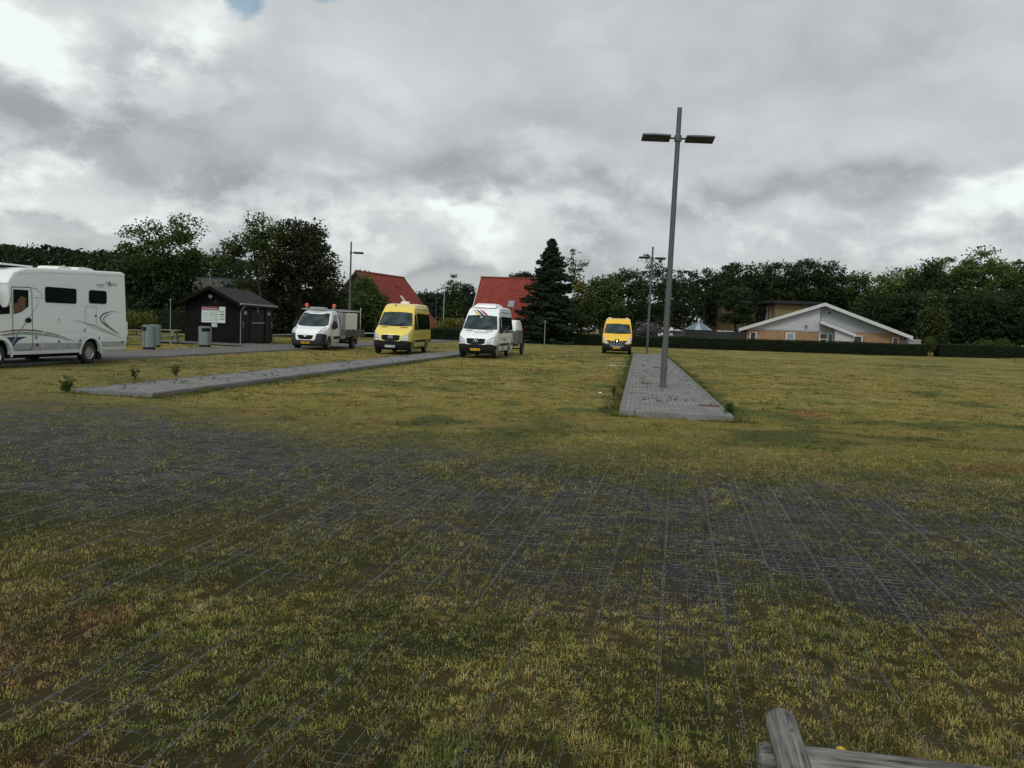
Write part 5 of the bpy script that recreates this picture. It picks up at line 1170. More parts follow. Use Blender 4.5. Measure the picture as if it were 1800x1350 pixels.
# ------------------------------------------------------------------ lamps and posts
LG = 'tall street lamps of the parking area'
def lamp_post(label, px, py, zb, H, ha, arms=2, tilt=0., rot=0., r0=.09, Y=None):
    b = at(px, py, zb) if Y is None else aty(px, 600, Y)
    root = thing('street_lamp', label, 'street lamp', (b[0], b[1], zb), rot, LG)
    root.rotation_euler = (0, tilt, rot)
    p = MB(); p.tube([(0, 0, -.05), (0, 0, 2.4), (0, 0, H)], [r0, r0*.93, r0*.74], 20); p.build('pole', M['steel'], root, 40)
    f = MB(); f.lathe([(r0+.02, .0), (r0+.02, .05), (r0+.004, .06)], 20); f.build('base_collar', M['steel'], root, 40); f = MB(); f.box((-.05, -r0-.006, .55), (.05, -r0+.02, .95)); f.build('access_hatch', M['steel'], root, 40)
    c = MB(); c.lathe([(r0*.76, ha-.09), (r0*1.12, ha-.085), (r0*1.22, ha), (r0*1.12, ha+.085), (r0*.76, ha+.09)], 18); c.build('collar', M['steel'], root, 40)
    for sg in ((-1, 1) if arms == 2 else (1,)):
        a = MB(); a.tube([(sg*.08, 0, ha), (sg*.32, 0, ha+.01)], .03, 8); ar = a.build('arm', M['steel'], root, 40)
        h = MB(); w = .20
        prof = [(.22, -.02, .02), (.45, -.02, .045), (.70, -.02, .05), (1.02, -.02, .03)]
        vs = []
        for (x, z0, z1) in prof:
            for (y, z) in ((-w, z0), (-w, z1*.55), (-w*.6, z1), (w*.6, z1), (w, z1*.55), (w, z0)): vs.append((sg*x, y, ha+z))
        fs = []
        for i in range(3):
            for j in range(6): fs.append((i*6+j, i*6+(j+1) % 6, (i+1)*6+(j+1) % 6, (i+1)*6+j))
        fs += [(0, 1, 2, 3, 4, 5), (18, 19, 20, 21, 22, 23)]
        h.add(vs, fs); hd = h.build('lamp_head', M['steel'], root, 30); TM = Matrix.Translation((0, 0, ha)) @ Matrix.Rotation(R(-15), 4, 'X') @ Matrix.Translation((0, 0, -ha)); hd.matrix_local = TM
        q = MB(); q.box((sg*.27, -w+.02, ha-.026), (sg*.98, w-.02, ha-.018)); q.build('lens', M['lamp_dark'], hd)
    return root
lamp_post('tallest and nearest lamp post with two flat heads, standing on the right paved island', 1165, 680, .12, 7.98, 7.12, 2, R(.45), R(-2))
lamp_post('farther double headed lamp post at the end of the right paved island', 1137, 620, .12, 8.0, 7.15, 2, R(.4), R(3), Y=None)
lamp_post('single headed lamp post rising behind the white pickup', 613, 600, 0, 7.97, 7.1, 1, R(0), R(-3), r0=.085, Y=66)
def thin_post(label, px, py_top, Y, r=.035, cap=False, mt='gutter', zb=0., group=None):
    b = aty(px, py_top, Y); root = thing('post', label, 'post', (b[0], Y, zb), group=group); h = b[2]-zb
    p = MB(); p.tube([(0, 0, 0), (0, 0, h)], [r, r*.8], 8); p.build('pole', M[mt], root)
    q = MB(); q.lathe([(r*2.2, h-.01), (r*2.2, h+.06), (.001, h+.10)] if cap else [(r*.9, h), (.001, h+.02)], 10); q.build('cap', M[mt], root)
    return root
thin_post('slim pale post with small cap before the dark hedge left of the hut', 300, 527, 68, .04, True)
thin_post('slim grey post with small cap in front of the hedge below the fir tree', 958.5, 565, 84, .05, True)
thin_post('thin dark post between the pale yellow and white minibuses', 767, 524, 86, .04, False, 'steel')
thin_post('white flagpole behind the trees between the two red roofs', 782, 490, 94, .035, False, 'verge_white')

# ------------------------------------------------------------------ log fence in front of the viewer
def log_fence():
    a = at(1372, 1264, .50); b0 = at(1406, 1395, .50); d = (b0-a)/np.linalg.norm(b0-a)
    root = thing('log_fence', 'low fence of round weathered logs lying at the bottom edge of the view', 'fence', (a[0], a[1], 0))
    def log(p, q, r, nm, seed, wear=.004):
        p = np.array(p); q = np.array(q); n = 14; rg = np.random.default_rng(seed)
        L = np.linalg.norm(q-p); mb = MB(); mm = 22; vs = []
        prof = [(0, .62), (.006, .86), (.02, .97), (.05, 1.0)]+[(x, 1.0) for x in np.linspace(.12, L-.05, n)]+[(L-.006, .9)]
        ph = rg.uniform(0, 6.28, 4)
        for (x, s) in prof:
            for k in range(mm):
                an = 2*math.pi*k/mm; rr = r*s*(1+.035*math.sin(2*an+ph[0]+x*1.5)+.02*math.sin(5*an+ph[1]+x*4)+.012*math.sin(11*an+ph[2]))
                vs.append((x, rr*math.cos(an)+.006*math.sin(x*3+ph[3]), rr*math.sin(an)))
        m_ = len(prof); fs = [(i*mm+k, i*mm+(k+1) % mm, (i+1)*mm+(k+1) % mm, (i+1)*mm+k) for i in range(m_-1) for k in range(mm)]
        fs += [tuple(reversed(range(mm))), tuple((m_-1)*mm+k for k in range(mm))]
        mb.add(vs, fs)
        for (hx, ha) in ((.10, 100), (.24, 84)):        # nail heads on the upper face
            pass
        o = mb.build(nm, M['log'], root, 50)
        xax = Vector((q-p)/L); zax = Vector((0, 0, 1)); yax = zax.cross(xax).normalized(); zax = xax.cross(yax)
        mt = Matrix((xax, yax, zax)).transposed().to_4x4(); o.matrix_local = Matrix.Translation(Vector(p-np.array([a[0], a[1], 0]))) @ mt
        return o
    up = log(a, a+d*2.2, .047, 'upper_rail', 1)
    c = at(1332, 1331, .425); e = at(1640, 1366, .425)
    dd = (e-c)/np.linalg.norm(e-c)
    log(c, c+dd*3.2, .046, 'lower_rail', 2)
    for (hx) in (.06, .17):
        q = MB(); q.lathe([(.0045, 0), (.0045, .004), (.001, .005)], 10, c=(hx, .008, .0465)); q.build('nail_head', M['seam'], up)
    post = c+dd*.10; log((post[0], post[1]+.0, -.05), (post[0], post[1], .39), .045, 'post', 3)
    post = c+dd*2.4; log((post[0], post[1]+.0, -.05), (post[0], post[1], .385), .045, 'post', 4)
    return root
log_fence()
def flower(label, px, py, name='dandelion', h=.10):
    b = at(px, py, h); root = thing(name, label, 'flower', (b[0], b[1], 0))
    s = MB(); s.tube([(0, 0, 0), (.003, .002, h)], .0018, 5); s.build('stem', mat('flower_stem', (.08, .11, .03)), root)
    q = MB()
    for k in range(22):
        a = 2*math.pi*k/22; r = .017 if k % 2 else .011; z = h+.004+(.004 if k % 2 == 0 else 0)
        q.add([(0, 0, h), (r*math.cos(a-.14), r*math.sin(a-.14), z), (r*math.cos(a+.14), r*math.sin(a+.14), z)], [(0, 1, 2)])
    q.build('petals', mat('yellow_petals', (.75, .5, .02), .6), root)
flower('small yellow dandelion just above the horizontal fence log', 1478, 1318)

# ------------------------------------------------------------------ plants beside the islands
def weed_plant(label, px, py, h, w, seed, pal=G_MID, n=420, leaf=.045, stalks=7, name='weed_plant', zb=0.):
    rg = np.random.default_rng(seed); b = at(px, py, zb); root = thing(name, label, 'plant', (b[0], b[1], zb))
    s = MB(); P = []
    for k in range(stalks):
        a = rg.uniform(0, 6.28); r = w*rg.uniform(.1, 1); q = np.array([math.cos(a)*r, math.sin(a)*r, h*rg.uniform(.6, 1)])
        s.tube([(0, 0, 0), q*np.array([.5, .5, .6]), q], [.006, .005, .002], 4, cap=False)
        for t in rg.uniform(.25, 1, n//stalks): P.append(q*np.array([t, t, t**.9])+rg.normal(0, .035+.04*w, 3))
    s.build('stalks', M['bark'], root); P = np.array(P); P[:, 2] = np.maximum(P[:, 2], .01)
    c0, c1 = np.array(pal[0]), np.array(pal[1]); V, F, C = leaf_quads(P, np.full(len(P), leaf), rg, c0+(c1-c0)*rg.random((len(P), 1)), length=2.2)
    mesh_np('leaves', V, F, M['leaf'], C, root)
weed_plant('green weed bush at the near tip of the left paved island', 116, 690, .30, .17, 401, ((.04, .07, .015), (.09, .12, .03)), 260, .035, 12)
weed_plant('reddish dock weed behind the left island, nearer its tip', 238, 668, .36, .13, 402, ((.05, .05, .02), (.10, .08, .03)), 90, .04, 7)
weed_plant('green weed behind the left island with upright stalks', 309, 662, .36, .17, 403, ((.04, .06, .015), (.09, .10, .03)), 110, .04, 8)
weed_plant('green weed at the near right corner of the right paved island', 1284, 735, .33, .10, 404, G_MID, 240, .035)
weed_plant('thin single stalk growing through the front kerb of the left island', 219, 690, .20, .02, 405, G_OAK, 40, .025, 2)
weed_plant('yellow flowering mullein stalk beside the right paved island', 1079, 695, .22, .02, 406, G_YEL, 120, .04, 3)
q = MB(); q.lathe([(.03, 0), (.05, .02), (.03, .04), (.001, .045)], 8); b = at(1055, 692); o = q.build('litter', M['cloth_white'], loc=(b[0], b[1], 0)); tag(o, 'scrap of white litter on the grass left of the right island', 'litter')
b = at(1072, 642); b2 = at(1104, 643)
q = MB(); q.box((0, -.11, -.02), (float(b2[0]-b[0]), .11, .012)); o = q.build('marking_slab', M['stone'], loc=(b[0], b[1], 0)); tag(o, 'thin pale concrete marking strip in the grass before the deep yellow van', 'marking')
rs = MB(); rs.box((-.22, -.05, 0), (.22, .05, .02)); b = at(1246, 713, .12); o = rs.build('bark_scrap', mat('rusty_scrap', (.14, .055, .035), .9), loc=(b[0], b[1], .12)); tag(o, 'rusty brown scrap of bark lying on the right paved island', 'debris')

# ------------------------------------------------------------------ black service hut
def hut():
    c0 = at(420, 605); ang = R(7)
    root = thing('service_hut', 'black boarded hut with shallow gable roof, information board and two doors', 'hut', (c0[0], c0[1], 0), -ang)
    W, L, he, hr = 3.35, 4.45, 2.50, 3.33           # local: gable faces -y, x from -W to 0, y from 0 to L
    t = .12
    g = [(-W, -.1), (0, -.1), (0, he), (-W/2, hr-.08), (-W, he)]
    for y in (0, L-t): w = MB(); w.prism(g, y, y+t); w.build('wall', M['board_black'], root)
    for x in (-W, -t): w = MB(); w.box((x, t, -.1), (x+t, L-t, he)); w.build('wall', M['board_black_y'], root)
    cb = MB()
    for x in (-W+.0, -.0): cb.box((x-.06, -.03, 0), (x+.06, .09, he))
    cb.build('corner_board', M['board_black'], root)
    sl = math.atan2(hr-he, W/2); ov = .24
    rf = MB(); ex = ov
    for sg in (-1, 1):
        xe = -W/2+sg*(W/2+ex); ze = he-(ex)*math.tan(sl)+.04
        rf.add([(-W/2, -.5, hr+.04), (xe, -.5, ze), (xe, L+.35, ze), (-W/2, L+.35, hr+.04), (-W/2, -.5, hr-.05), (xe, -.5, ze-.09), (xe, L+.35, ze-.09), (-W/2, L+.35, hr-.05)],
               [(0, 1, 2, 3), (4, 5, 6, 7), (0, 1, 5, 4), (1, 2, 6, 5), (2, 3, 7, 6)])
    roof = rf.build('roof', M['felt'], root)
    bb = MB()
    for sg in (-1, 1):
        xe = -W/2+sg*(W/2+ex); ze = he-ex*math.tan(sl)+.06
        bb.add([(-W/2, -.53, hr+.06), (xe, -.53, ze), (xe, -.53, ze-.2), (-W/2, -.53, hr-.14), (-W/2, -.505, hr+.06), (xe, -.505, ze), (xe, -.505, ze-.2), (-W/2, -.505, hr-.14)], [(0, 1, 2, 3), (4, 7, 6, 5), (0, 4, 5, 1), (2, 6, 7, 3), (1, 5, 6, 2)])
    bb.build('bargeboard', M['board_black'], roof)
    xg = ex+.06; zg = he-ex*math.tan(sl)
    gt = MB(); gt.tube([(xg, -.5, zg), (xg, L+.35, zg-.02)], .055, 10); gt.build('gutter', M['gutter'], roof, 40)
    fa = MB(); fa.box((ex-.02, -.48, zg-.16), (ex+.0, L+.33, zg-.0)); fa.build('fascia', M['panel_grey'], roof)
    dp = MB(); dp.tube([(xg, .02, zg-.03), (xg-.02, .02, zg-.14), (.075, .02, zg-.42), (.075, .02, .05)], .035, 10); dp.build('downpipe', M['gutter'], root, 40)
    # information board on the gable
    sb = MB(); sb.box((-2.35, -.06, 1.22), (-.86, -.02, 2.18)); s = sb.build('information_board', M['sign_white'], root)
    for (nm, a, b, mt) in (('header', (-2.35, -.068, 1.96), (-1.24, -.061, 2.18), 'maroon'), ('map_panel', (-2.32, -.066, 1.30), (-1.28, -.061, 1.93), 'sign_green'), ('text_panel', (-2.28, -.070, 1.34), (-1.82, -.067, 1.90), 'sign_white')):
        q = MB(); q.box(a, b); q.build(nm, M[mt], s)
    q = MB()
    for k in range(2): q.box((-2.18, -.075, 2.06-k*.045), (-1.42+.1*k, -.069, 2.078-k*.045))
    q.lathe([(.04, -.0755), (.001, -.0756)], 14, 'Y', c=(-2.27, 0, 2.06)); q.build('lettering', M['sign_white'], s)
    q = MB()
    for k in range(9): q.box((-2.25, -.075, 1.40+.05*k), (-1.85-.04*(k % 3), -.071, 1.412+.05*k))
    for k in range(3): q.box((-1.74, -.072, 1.42+.13*k), (-1.36-.06*(k % 2), -.067, 1.43+.13*k))
    q.build('text_lines', M['greyfilm'], s)
    for k, (z, wd) in enumerate(((1.88, .30), (1.73, .28), (1.59, .30), (1.45, .30))):
        q = MB()
        for j in range(5):
            hh = .045+.03*((k+j*3) % 3)/2; q.box((-1.20+wd*j/5, -.070, z-hh/2), (-1.20+wd*(j+.82)/5, -.061, z+hh/2))
        q.build('pictogram_row', M['ink'] if k != 2 else M['greyfilm'], s)
    q = MB(); q.box((-1.72, -.05, .96), (-1.36, -.02, 1.19)); n = q.build('notice', M['greyband'], root)
    q = MB()
    for k in range(4): q.box((-1.68+.08*k, -.058, 1.0), (-1.64+.08*k, -.051, 1.15))
    q.build('text_lines', M['sign_white'], n)
    q = MB(); q.box((-1.88, -.16, 2.72), (-1.66, -.02, 2.86)); q.lathe([(.001, 2.64), (.09, 2.66), (.1, 2.72)], 12, c=(-1.77, -.09, 0)); q.build('wall_lamp', M['gutter'], root)
    q = MB(); q.lathe([(.03, -.03), (.001, -.032)], 10, 'Y', c=(-1.48, 0, 2.48)); q.build('socket', M['gutter'], root)
    # doors and panel on the long side
    for (y0, y1, hy) in ((.18, 1.22, .32), (3.55, 4.60, 4.42)):
        q = MB(); q.box((0, y0, .06), (.045, y1, 2.14)); d = q.build('door', M['door_black'], root)
        q = MB(); q.box((.046, y0-.05, .06), (.06, y0, 2.2)); q.box((.046, y1, .06), (.06, y1+.05, 2.2)); q.box((.046, y0-.05, 2.15), (.06, y1+.05, 2.2)); q.build('door_frame', M['panel_grey'], d)
        q = MB(); q.tube([(.1, hy, .95), (.1, hy, 1.35)], .018, 8); q.tube([(.04, hy, .98), (.1, hy, .98)], .012, 6); q.tube([(.04, hy, 1.32), (.1, hy, 1.32)], .012, 6); q.build('handle', M['aluminium'], d)
        q = MB(); q.box((.047, (y0+y1)/2-.22, 1.78), (.056, (y0+y1)/2+.20, 1.98)); q.build('door_sign', M['greyfilm'], d)
    q = MB(); q.box((0, 1.45, .06), (.03, 3.35, 2.14)); p = q.build('wall_panel', M['panel_grey'], root)
    q = MB(); q.tube([(.09, 1.50, 1.28), (.09, 3.30, 1.28)], .03, 8); q.build('rail', M['aluminium'], p)
    q = MB(); q.box((.03, 2.28, 1.93), (.13, 2.42, 2.06)); q.box((.03, 2.26, 2.14), (.10, 2.44, 2.26)); q.build('wall_lamp', M['gutter'], p)
    q = MB(); q.box((.03, 2.95, 1.55), (.034, 3.28, 1.85)); q.box((.03, 2.6, 1.7), (.034, 2.78, 1.95)); q.build('faded_notice', M['grey_plastic'], p)
    return root
hut()

# ------------------------------------------------------------------ bins, picnic tables, rails, bench
def bin_(label, px, py, h, r, rot, door=True):
    b = at(px, py, .05); root = thing('litter_bin', label, 'litter bin', (b[0], b[1], .05), rot, 'cylindrical litter bins on the paved path')
    n = 30; m_ = MB()
    def wall(a0, a1, z0, z1):
        k = max(2, int(abs(a1-a0)/12)); vs = []
        for i in range(k+1):
            a = R(a0+(a1-a0)*i/k)
            for rr in (r, r-.02):
                for z in (z0, z1): vs.append((rr*math.sin(a), -rr*math.cos(a), z))
        fs = []
        for i in range(k):
            q = i*4; fs += [(q, q+1, q+5, q+4), (q+2, q+6, q+7, q+3), (q+1, q+3, q+7, q+5), (q, q+4, q+6, q+2)]
        fs += [(0, 2, 3, 1), (k*4, k*4+1, k*4+3, k*4+2)]
        m_.add(vs, fs)
    wall(-180, 180, .10, h*.76); wall(55, 335, h*.76, h*.93); wall(-180, 180, h*.93, h*.99)
    m_.build('body', M['binm'], root, 35)
    q = MB(); q.lathe([(r+.005, h*.985), (r+.005, h*1.0), (r*.7, h*1.015), (.001, h*1.02)], n); q.build('lid', M['binm'], root, 35)
    q = MB(); q.lathe([(r*.88, 0), (r*.88, .11), (.001, .11)], n); q.build('base', M['black_plastic'], root, 35)
    q = MB(); q.lathe([(r*.9, h*.5), (r*.9, h*.92)], n); q.build('liner', M['grille'], root, 35)
    q = MB()
    for a in (-62, 40): q.box((r*math.sin(R(a))-.008, -r*math.cos(R(a))-.012, .12), (r*math.sin(R(a))+.008, -r*math.cos(R(a))+.004, h*.75))
    q.build('door_seam', M['seam'], root)
    return root
bin_('grey green litter bin in front of the hut information board', 360, 609.5, 1.02, .32, R(15))
bin_('grey green litter bin nearest the motorhome, beside the picnic table', 262, 614, 1.06, .29, R(-55))
bin_('second litter bin half hidden behind the one by the motorhome', 272, 610, 1.04, .27, R(160))
def picnic(label, px, py, rot, L=1.9):
    b = at(px, py); root = thing('picnic_table', label, 'picnic table', (b[0], b[1], 0), rot, 'wooden picnic tables')
    q = MB()
    for k in range(4): q.box((-L/2, -.34+.18*k, .72), (L/2, -.19+.18*k, .765))
    q.build('tabletop', M['wood_old'], root)
    for sg in (-1, 1):
        q = MB()
        for k in range(2): q.box((-L/2, sg*.62-.14+.15*k, .42), (L/2, sg*.62-.01+.15*k, .46))
        q.build('bench', M['wood_old'], root)
        q = MB()
        for y in (-1, 1):
            q.add([(sg*(L/2-.3)-.04, y*.28-.045, .72), (sg*(L/2-.3)+.04, y*.28-.045, .72), (sg*(L/2-.3)+.04, y*.28+.045, .72), (sg*(L/2-.3)-.04, y*.28+.045, .72), (sg*(L/2-.3)-.04, y*.62-.045, 0), (sg*(L/2-.3)+.04, y*.62-.045, 0), (sg*(L/2-.3)+.04, y*.62+.045, 0), (sg*(L/2-.3)-.04, y*.62+.045, 0)], [(0, 1, 2, 3), (4, 5, 6, 7), (0, 1, 5, 4), (1, 2, 6, 5), (2, 3, 7, 6), (3, 0, 4, 7)])
        q.box((sg*(L/2-.3)+.041, -.72, .34), (sg*(L/2-.3)+.08, .72, .42)); q.box((sg*(L/2-.3)+.041, -.34, .64), (sg*(L/2-.3)+.08, .34, .72)); q.build('leg', M['wood_old'], root)
picnic('picnic table with its end hidden by the motorhome', 236, 606, R(8), 2.2)
picnic('picnic table showing right of the litter bins', 286, 603, R(4), 1.9)
def rail(label, p0, p1, h=.42, n=3, mt='verge_white'):
    p0 = np.array(p0); p1 = np.array(p1); root = thing('low_rail', label, 'barrier', (p0[0], p0[1], 0), group='low pale rails behind the path'); d = p1-p0
    q = MB(); q.tube([(0, 0, h), (d[0], d[1], h)], .045, 8); q.build('rail', M[mt], root, 40)
    for k in range(n):
        t = (k+.15)/(n-.7); q = MB(); q.tube([(d[0]*t, d[1]*t, -.1), (d[0]*t, d[1]*t, h-.03)], .04, 8); q.build('post', M['wood_old'], root)
rail('low pale rail running from the hut to behind the white pickup', at(476, 602), at(520, 600), .50, 2, 'gutter')
rail('low pale rail seen between the pickup bed and the pale yellow minibus', at(628, 599), at(664, 598), .62, 2)
def bench():
    b = at(1792, 641); root = thing('bench', 'low plank bench on the grass at the right edge of the view', 'bench', (b[0], b[1], 0), R(-6))
    q = MB()
    for k in range(3): q.box((-.45, -.24+.17*k, .56), (1.3, -.10+.17*k, .61))
    q.build('seat', M['wood_old'], root)
    for x in (-.3, 1.15):
        
        for y in (-.18, .18): q = MB(); q.box((x-.035, y-.03, -.05), (x+.035, y+.03, .56)); q.build('leg', M['wood_old'], root)
bench()

# ------------------------------------------------------------------ houses
def gable_house(name, label, A, ridge_dir, Lr, hw, hr, pitch, roof_mt, group=None, wall='dark_wall', verge=None, extras=()):
    """A: ridge end (x,y); ridge_dir: unit vector; roof falls both ways by hw at 'pitch'"""
    rz = math.atan2(ridge_dir[1], ridge_dir[0]); root = thing(name, label, 'house', (A[0], A[1], 0), rz, group)
    dz = hw*math.tan(pitch); he = hr-dz; mb = MB(); iw = hw-.45; hz = hr-iw*math.tan(pitch)
    g = [(-iw, -.3), (iw, -.3), (iw, hz-.1), (0, hr-.15), (-iw, hz-.1)]
    vs = [(.35, y, z) for y, z in g]+[(Lr-.35, y, z) for y, z in g]
    mb.add(vs, [tuple(range(5)), tuple(reversed(range(5, 10)))]+[(i, i+5, (i+1) % 5+5, (i+1) % 5) for i in range(5)]); mb.build('wall', M[wall], root)
    rf = None
    for sg in (-1, 1):
        # each slope is flat in its own frame so its tile courses run true
        q = MB(); sl = hw/math.cos(pitch); q.box((0, 0, -.12), (Lr, sl, 0)); o = q.build('roof', M[roof_mt], root)
        ang = -pitch if sg > 0 else -pitch
        if sg > 0: o.matrix_local = Matrix.Translation((0, 0, hr)) @ Matrix.Rotation(-pitch, 4, 'X')
        else: o.matrix_local = Matrix.Translation((Lr, 0, hr)) @ Matrix.Rotation(math.pi, 4, 'Z') @ Matrix.Rotation(-pitch, 4, 'X')
        for x in (0, Lr):
            v = MB(); v.add([(x-.04, 0, hr+.05), (x+.04, 0, hr+.05), (x+.04, sg*(hw+.03), he+.05), (x-.04, sg*(hw+.03), he+.05), (x-.04, 0, hr-.20), (x+.04, 0, hr-.20), (x+.04, sg*(hw+.03), he-.20), (x-.04, sg*(hw+.03), he-.20)], [(0, 1, 2, 3), (4, 5, 6, 7), (0, 3, 7, 4), (1, 2, 6, 5), (2, 3, 7, 6)]); v.build('bargeboard', M[verge or 'dark_wall'], o)
            o2 = list(o.children)[-1]; o2.parent = root
        if sg < 0: rf = o
    rt = MB(); rt.tube([(-.03, 0, hr+.02), (Lr+.03, 0, hr+.02)], .11, 8); rt.build('ridge_tiles', M['ridge'] if 'red' in roof_mt else M['felt'], root)
    return root, hr, pitch
A = aty(625, 476, 100); hr1 = A[2]
h1, hr_, pt = gable_house('red_roofed_house', 'house with a steep red tiled roof behind the white pickup, dark gable on its left', (A[0], 100), (.36, .933), 12.2, 6.2, hr1, R(49), 'red_tile', 'red roofed houses')
# right-hand slope faces the viewer (local -y): skylight strip and vent
def on_slope(root, hr, pitch, x0, x1, d0, d1, mt, nm, th=.05):
    """panel on the slope facing local -y; d measured down from the ridge"""
    P = lambda x, d, o: (x, -d*math.cos(pitch)-o*math.sin(pitch), hr-d*math.sin(pitch)+o*math.cos(pitch))
    mb = MB(); mb.add([P(x0, d0, th), P(x1, d0, th), P(x1, d1, th), P(x0, d1, th), P(x0, d0, -.02), P(x1, d0, -.02), P(x1, d1, -.02), P(x0, d1, -.02)], [(0, 1, 2, 3), (4, 7, 6, 5), (0, 4, 5, 1), (1, 5, 6, 2), (2, 6, 7, 3), (3, 7, 4, 0)]); return mb.build(nm, M[mt], root)
def slope_px(root, hr, pitch, px, py):
    rz = root.rotation_euler.z; o = np.array([root.location.x, root.location.y, 0.]); c, s_ = math.cos(rz), math.sin(rz)
    loc = lambda v: np.array([c*v[0]+s_*v[1], -s_*v[0]+c*v[1], v[2]])
    p0 = loc(np.array([0, 0, EYE])-o); d = loc(_ray(px, py)); nn = np.array([0, -math.sin(pitch), math.cos(pitch)]); t = (nn@(np.array([0, 0, hr])-p0))/(nn@d); q = p0+d*t
    return q[0], -q[1]/math.cos(pitch)
x_, d_ = slope_px(h1, hr_, pt, 703.5, 520.5); x2_, d2_ = slope_px(h1, hr_, pt, 712, 530.5)
on_slope(h1, hr_, pt, (x_+x2_)/2-.14, (x_+x2_)/2+.14, d_, d2_, 'win_frame', 'vent_pipe', .12)
x_, d_ = slope_px(h1, hr_, pt, 695.5, 502); on_slope(h1, hr_, pt, x_-.25, x_+.25, d_-.1, d_+.3, 'ridge', 'roof_vent', .2)
A = aty(845, 487.5, 95); hr2 = A[2]
h2, hr_, pt = gable_house('red_roofed_house', 'house with a broad red tiled roof facing the car park behind the white minibus', (A[0], 95), (.985, -.17), 8.0, 6.0, hr2, R(45), 'red_tile', 'red roofed houses', verge='verge_white')
x_, d_ = slope_px(h2, hr_, pt, 894.5, 529.5); x2_, d2_ = slope_px(h2, hr_, pt, 903, 541)
sk = on_slope(h2, hr_, pt, x_, x2_, d_, d2_, 'gutter', 'skylight', .10); on_slope(h2, hr_, pt, x_+.08, x2_-.08, d_+.08, d2_-.08, 'blind', 'skylight_pane', .112)
A = aty(343, 487, 112)
gable_house('dark_roofed_house', 'house with a dark roof and pale gable edge peeping over the black hut', (A[0], 112), (.97, .24), 9, 5.0, A[2], R(38), 'dark_tile', verge='verge_white', wall='dark_wall')
# thin chimney aerial on the dark roofed house
b = aty(369, 482, 111); rt = thing('roof_aerial', 'thin pale aerial mast above the hut roof ridge', 'aerial', (b[0], 111, 0)); q = MB(); q.tube([(0, 0, 2), (0, 0, b[2])], .035, 6); q.build('mast', M['gutter'], rt); q = MB(); q.tube([(-.5, 0, b[2]-.2), (.35, 0, b[2]-.1)], .025, 5); q.tube([(-.3, 0, b[2]-.05), (.2, 0, b[2]+.1)], .02, 5); q.build('crossbar', M['gutter'], rt)

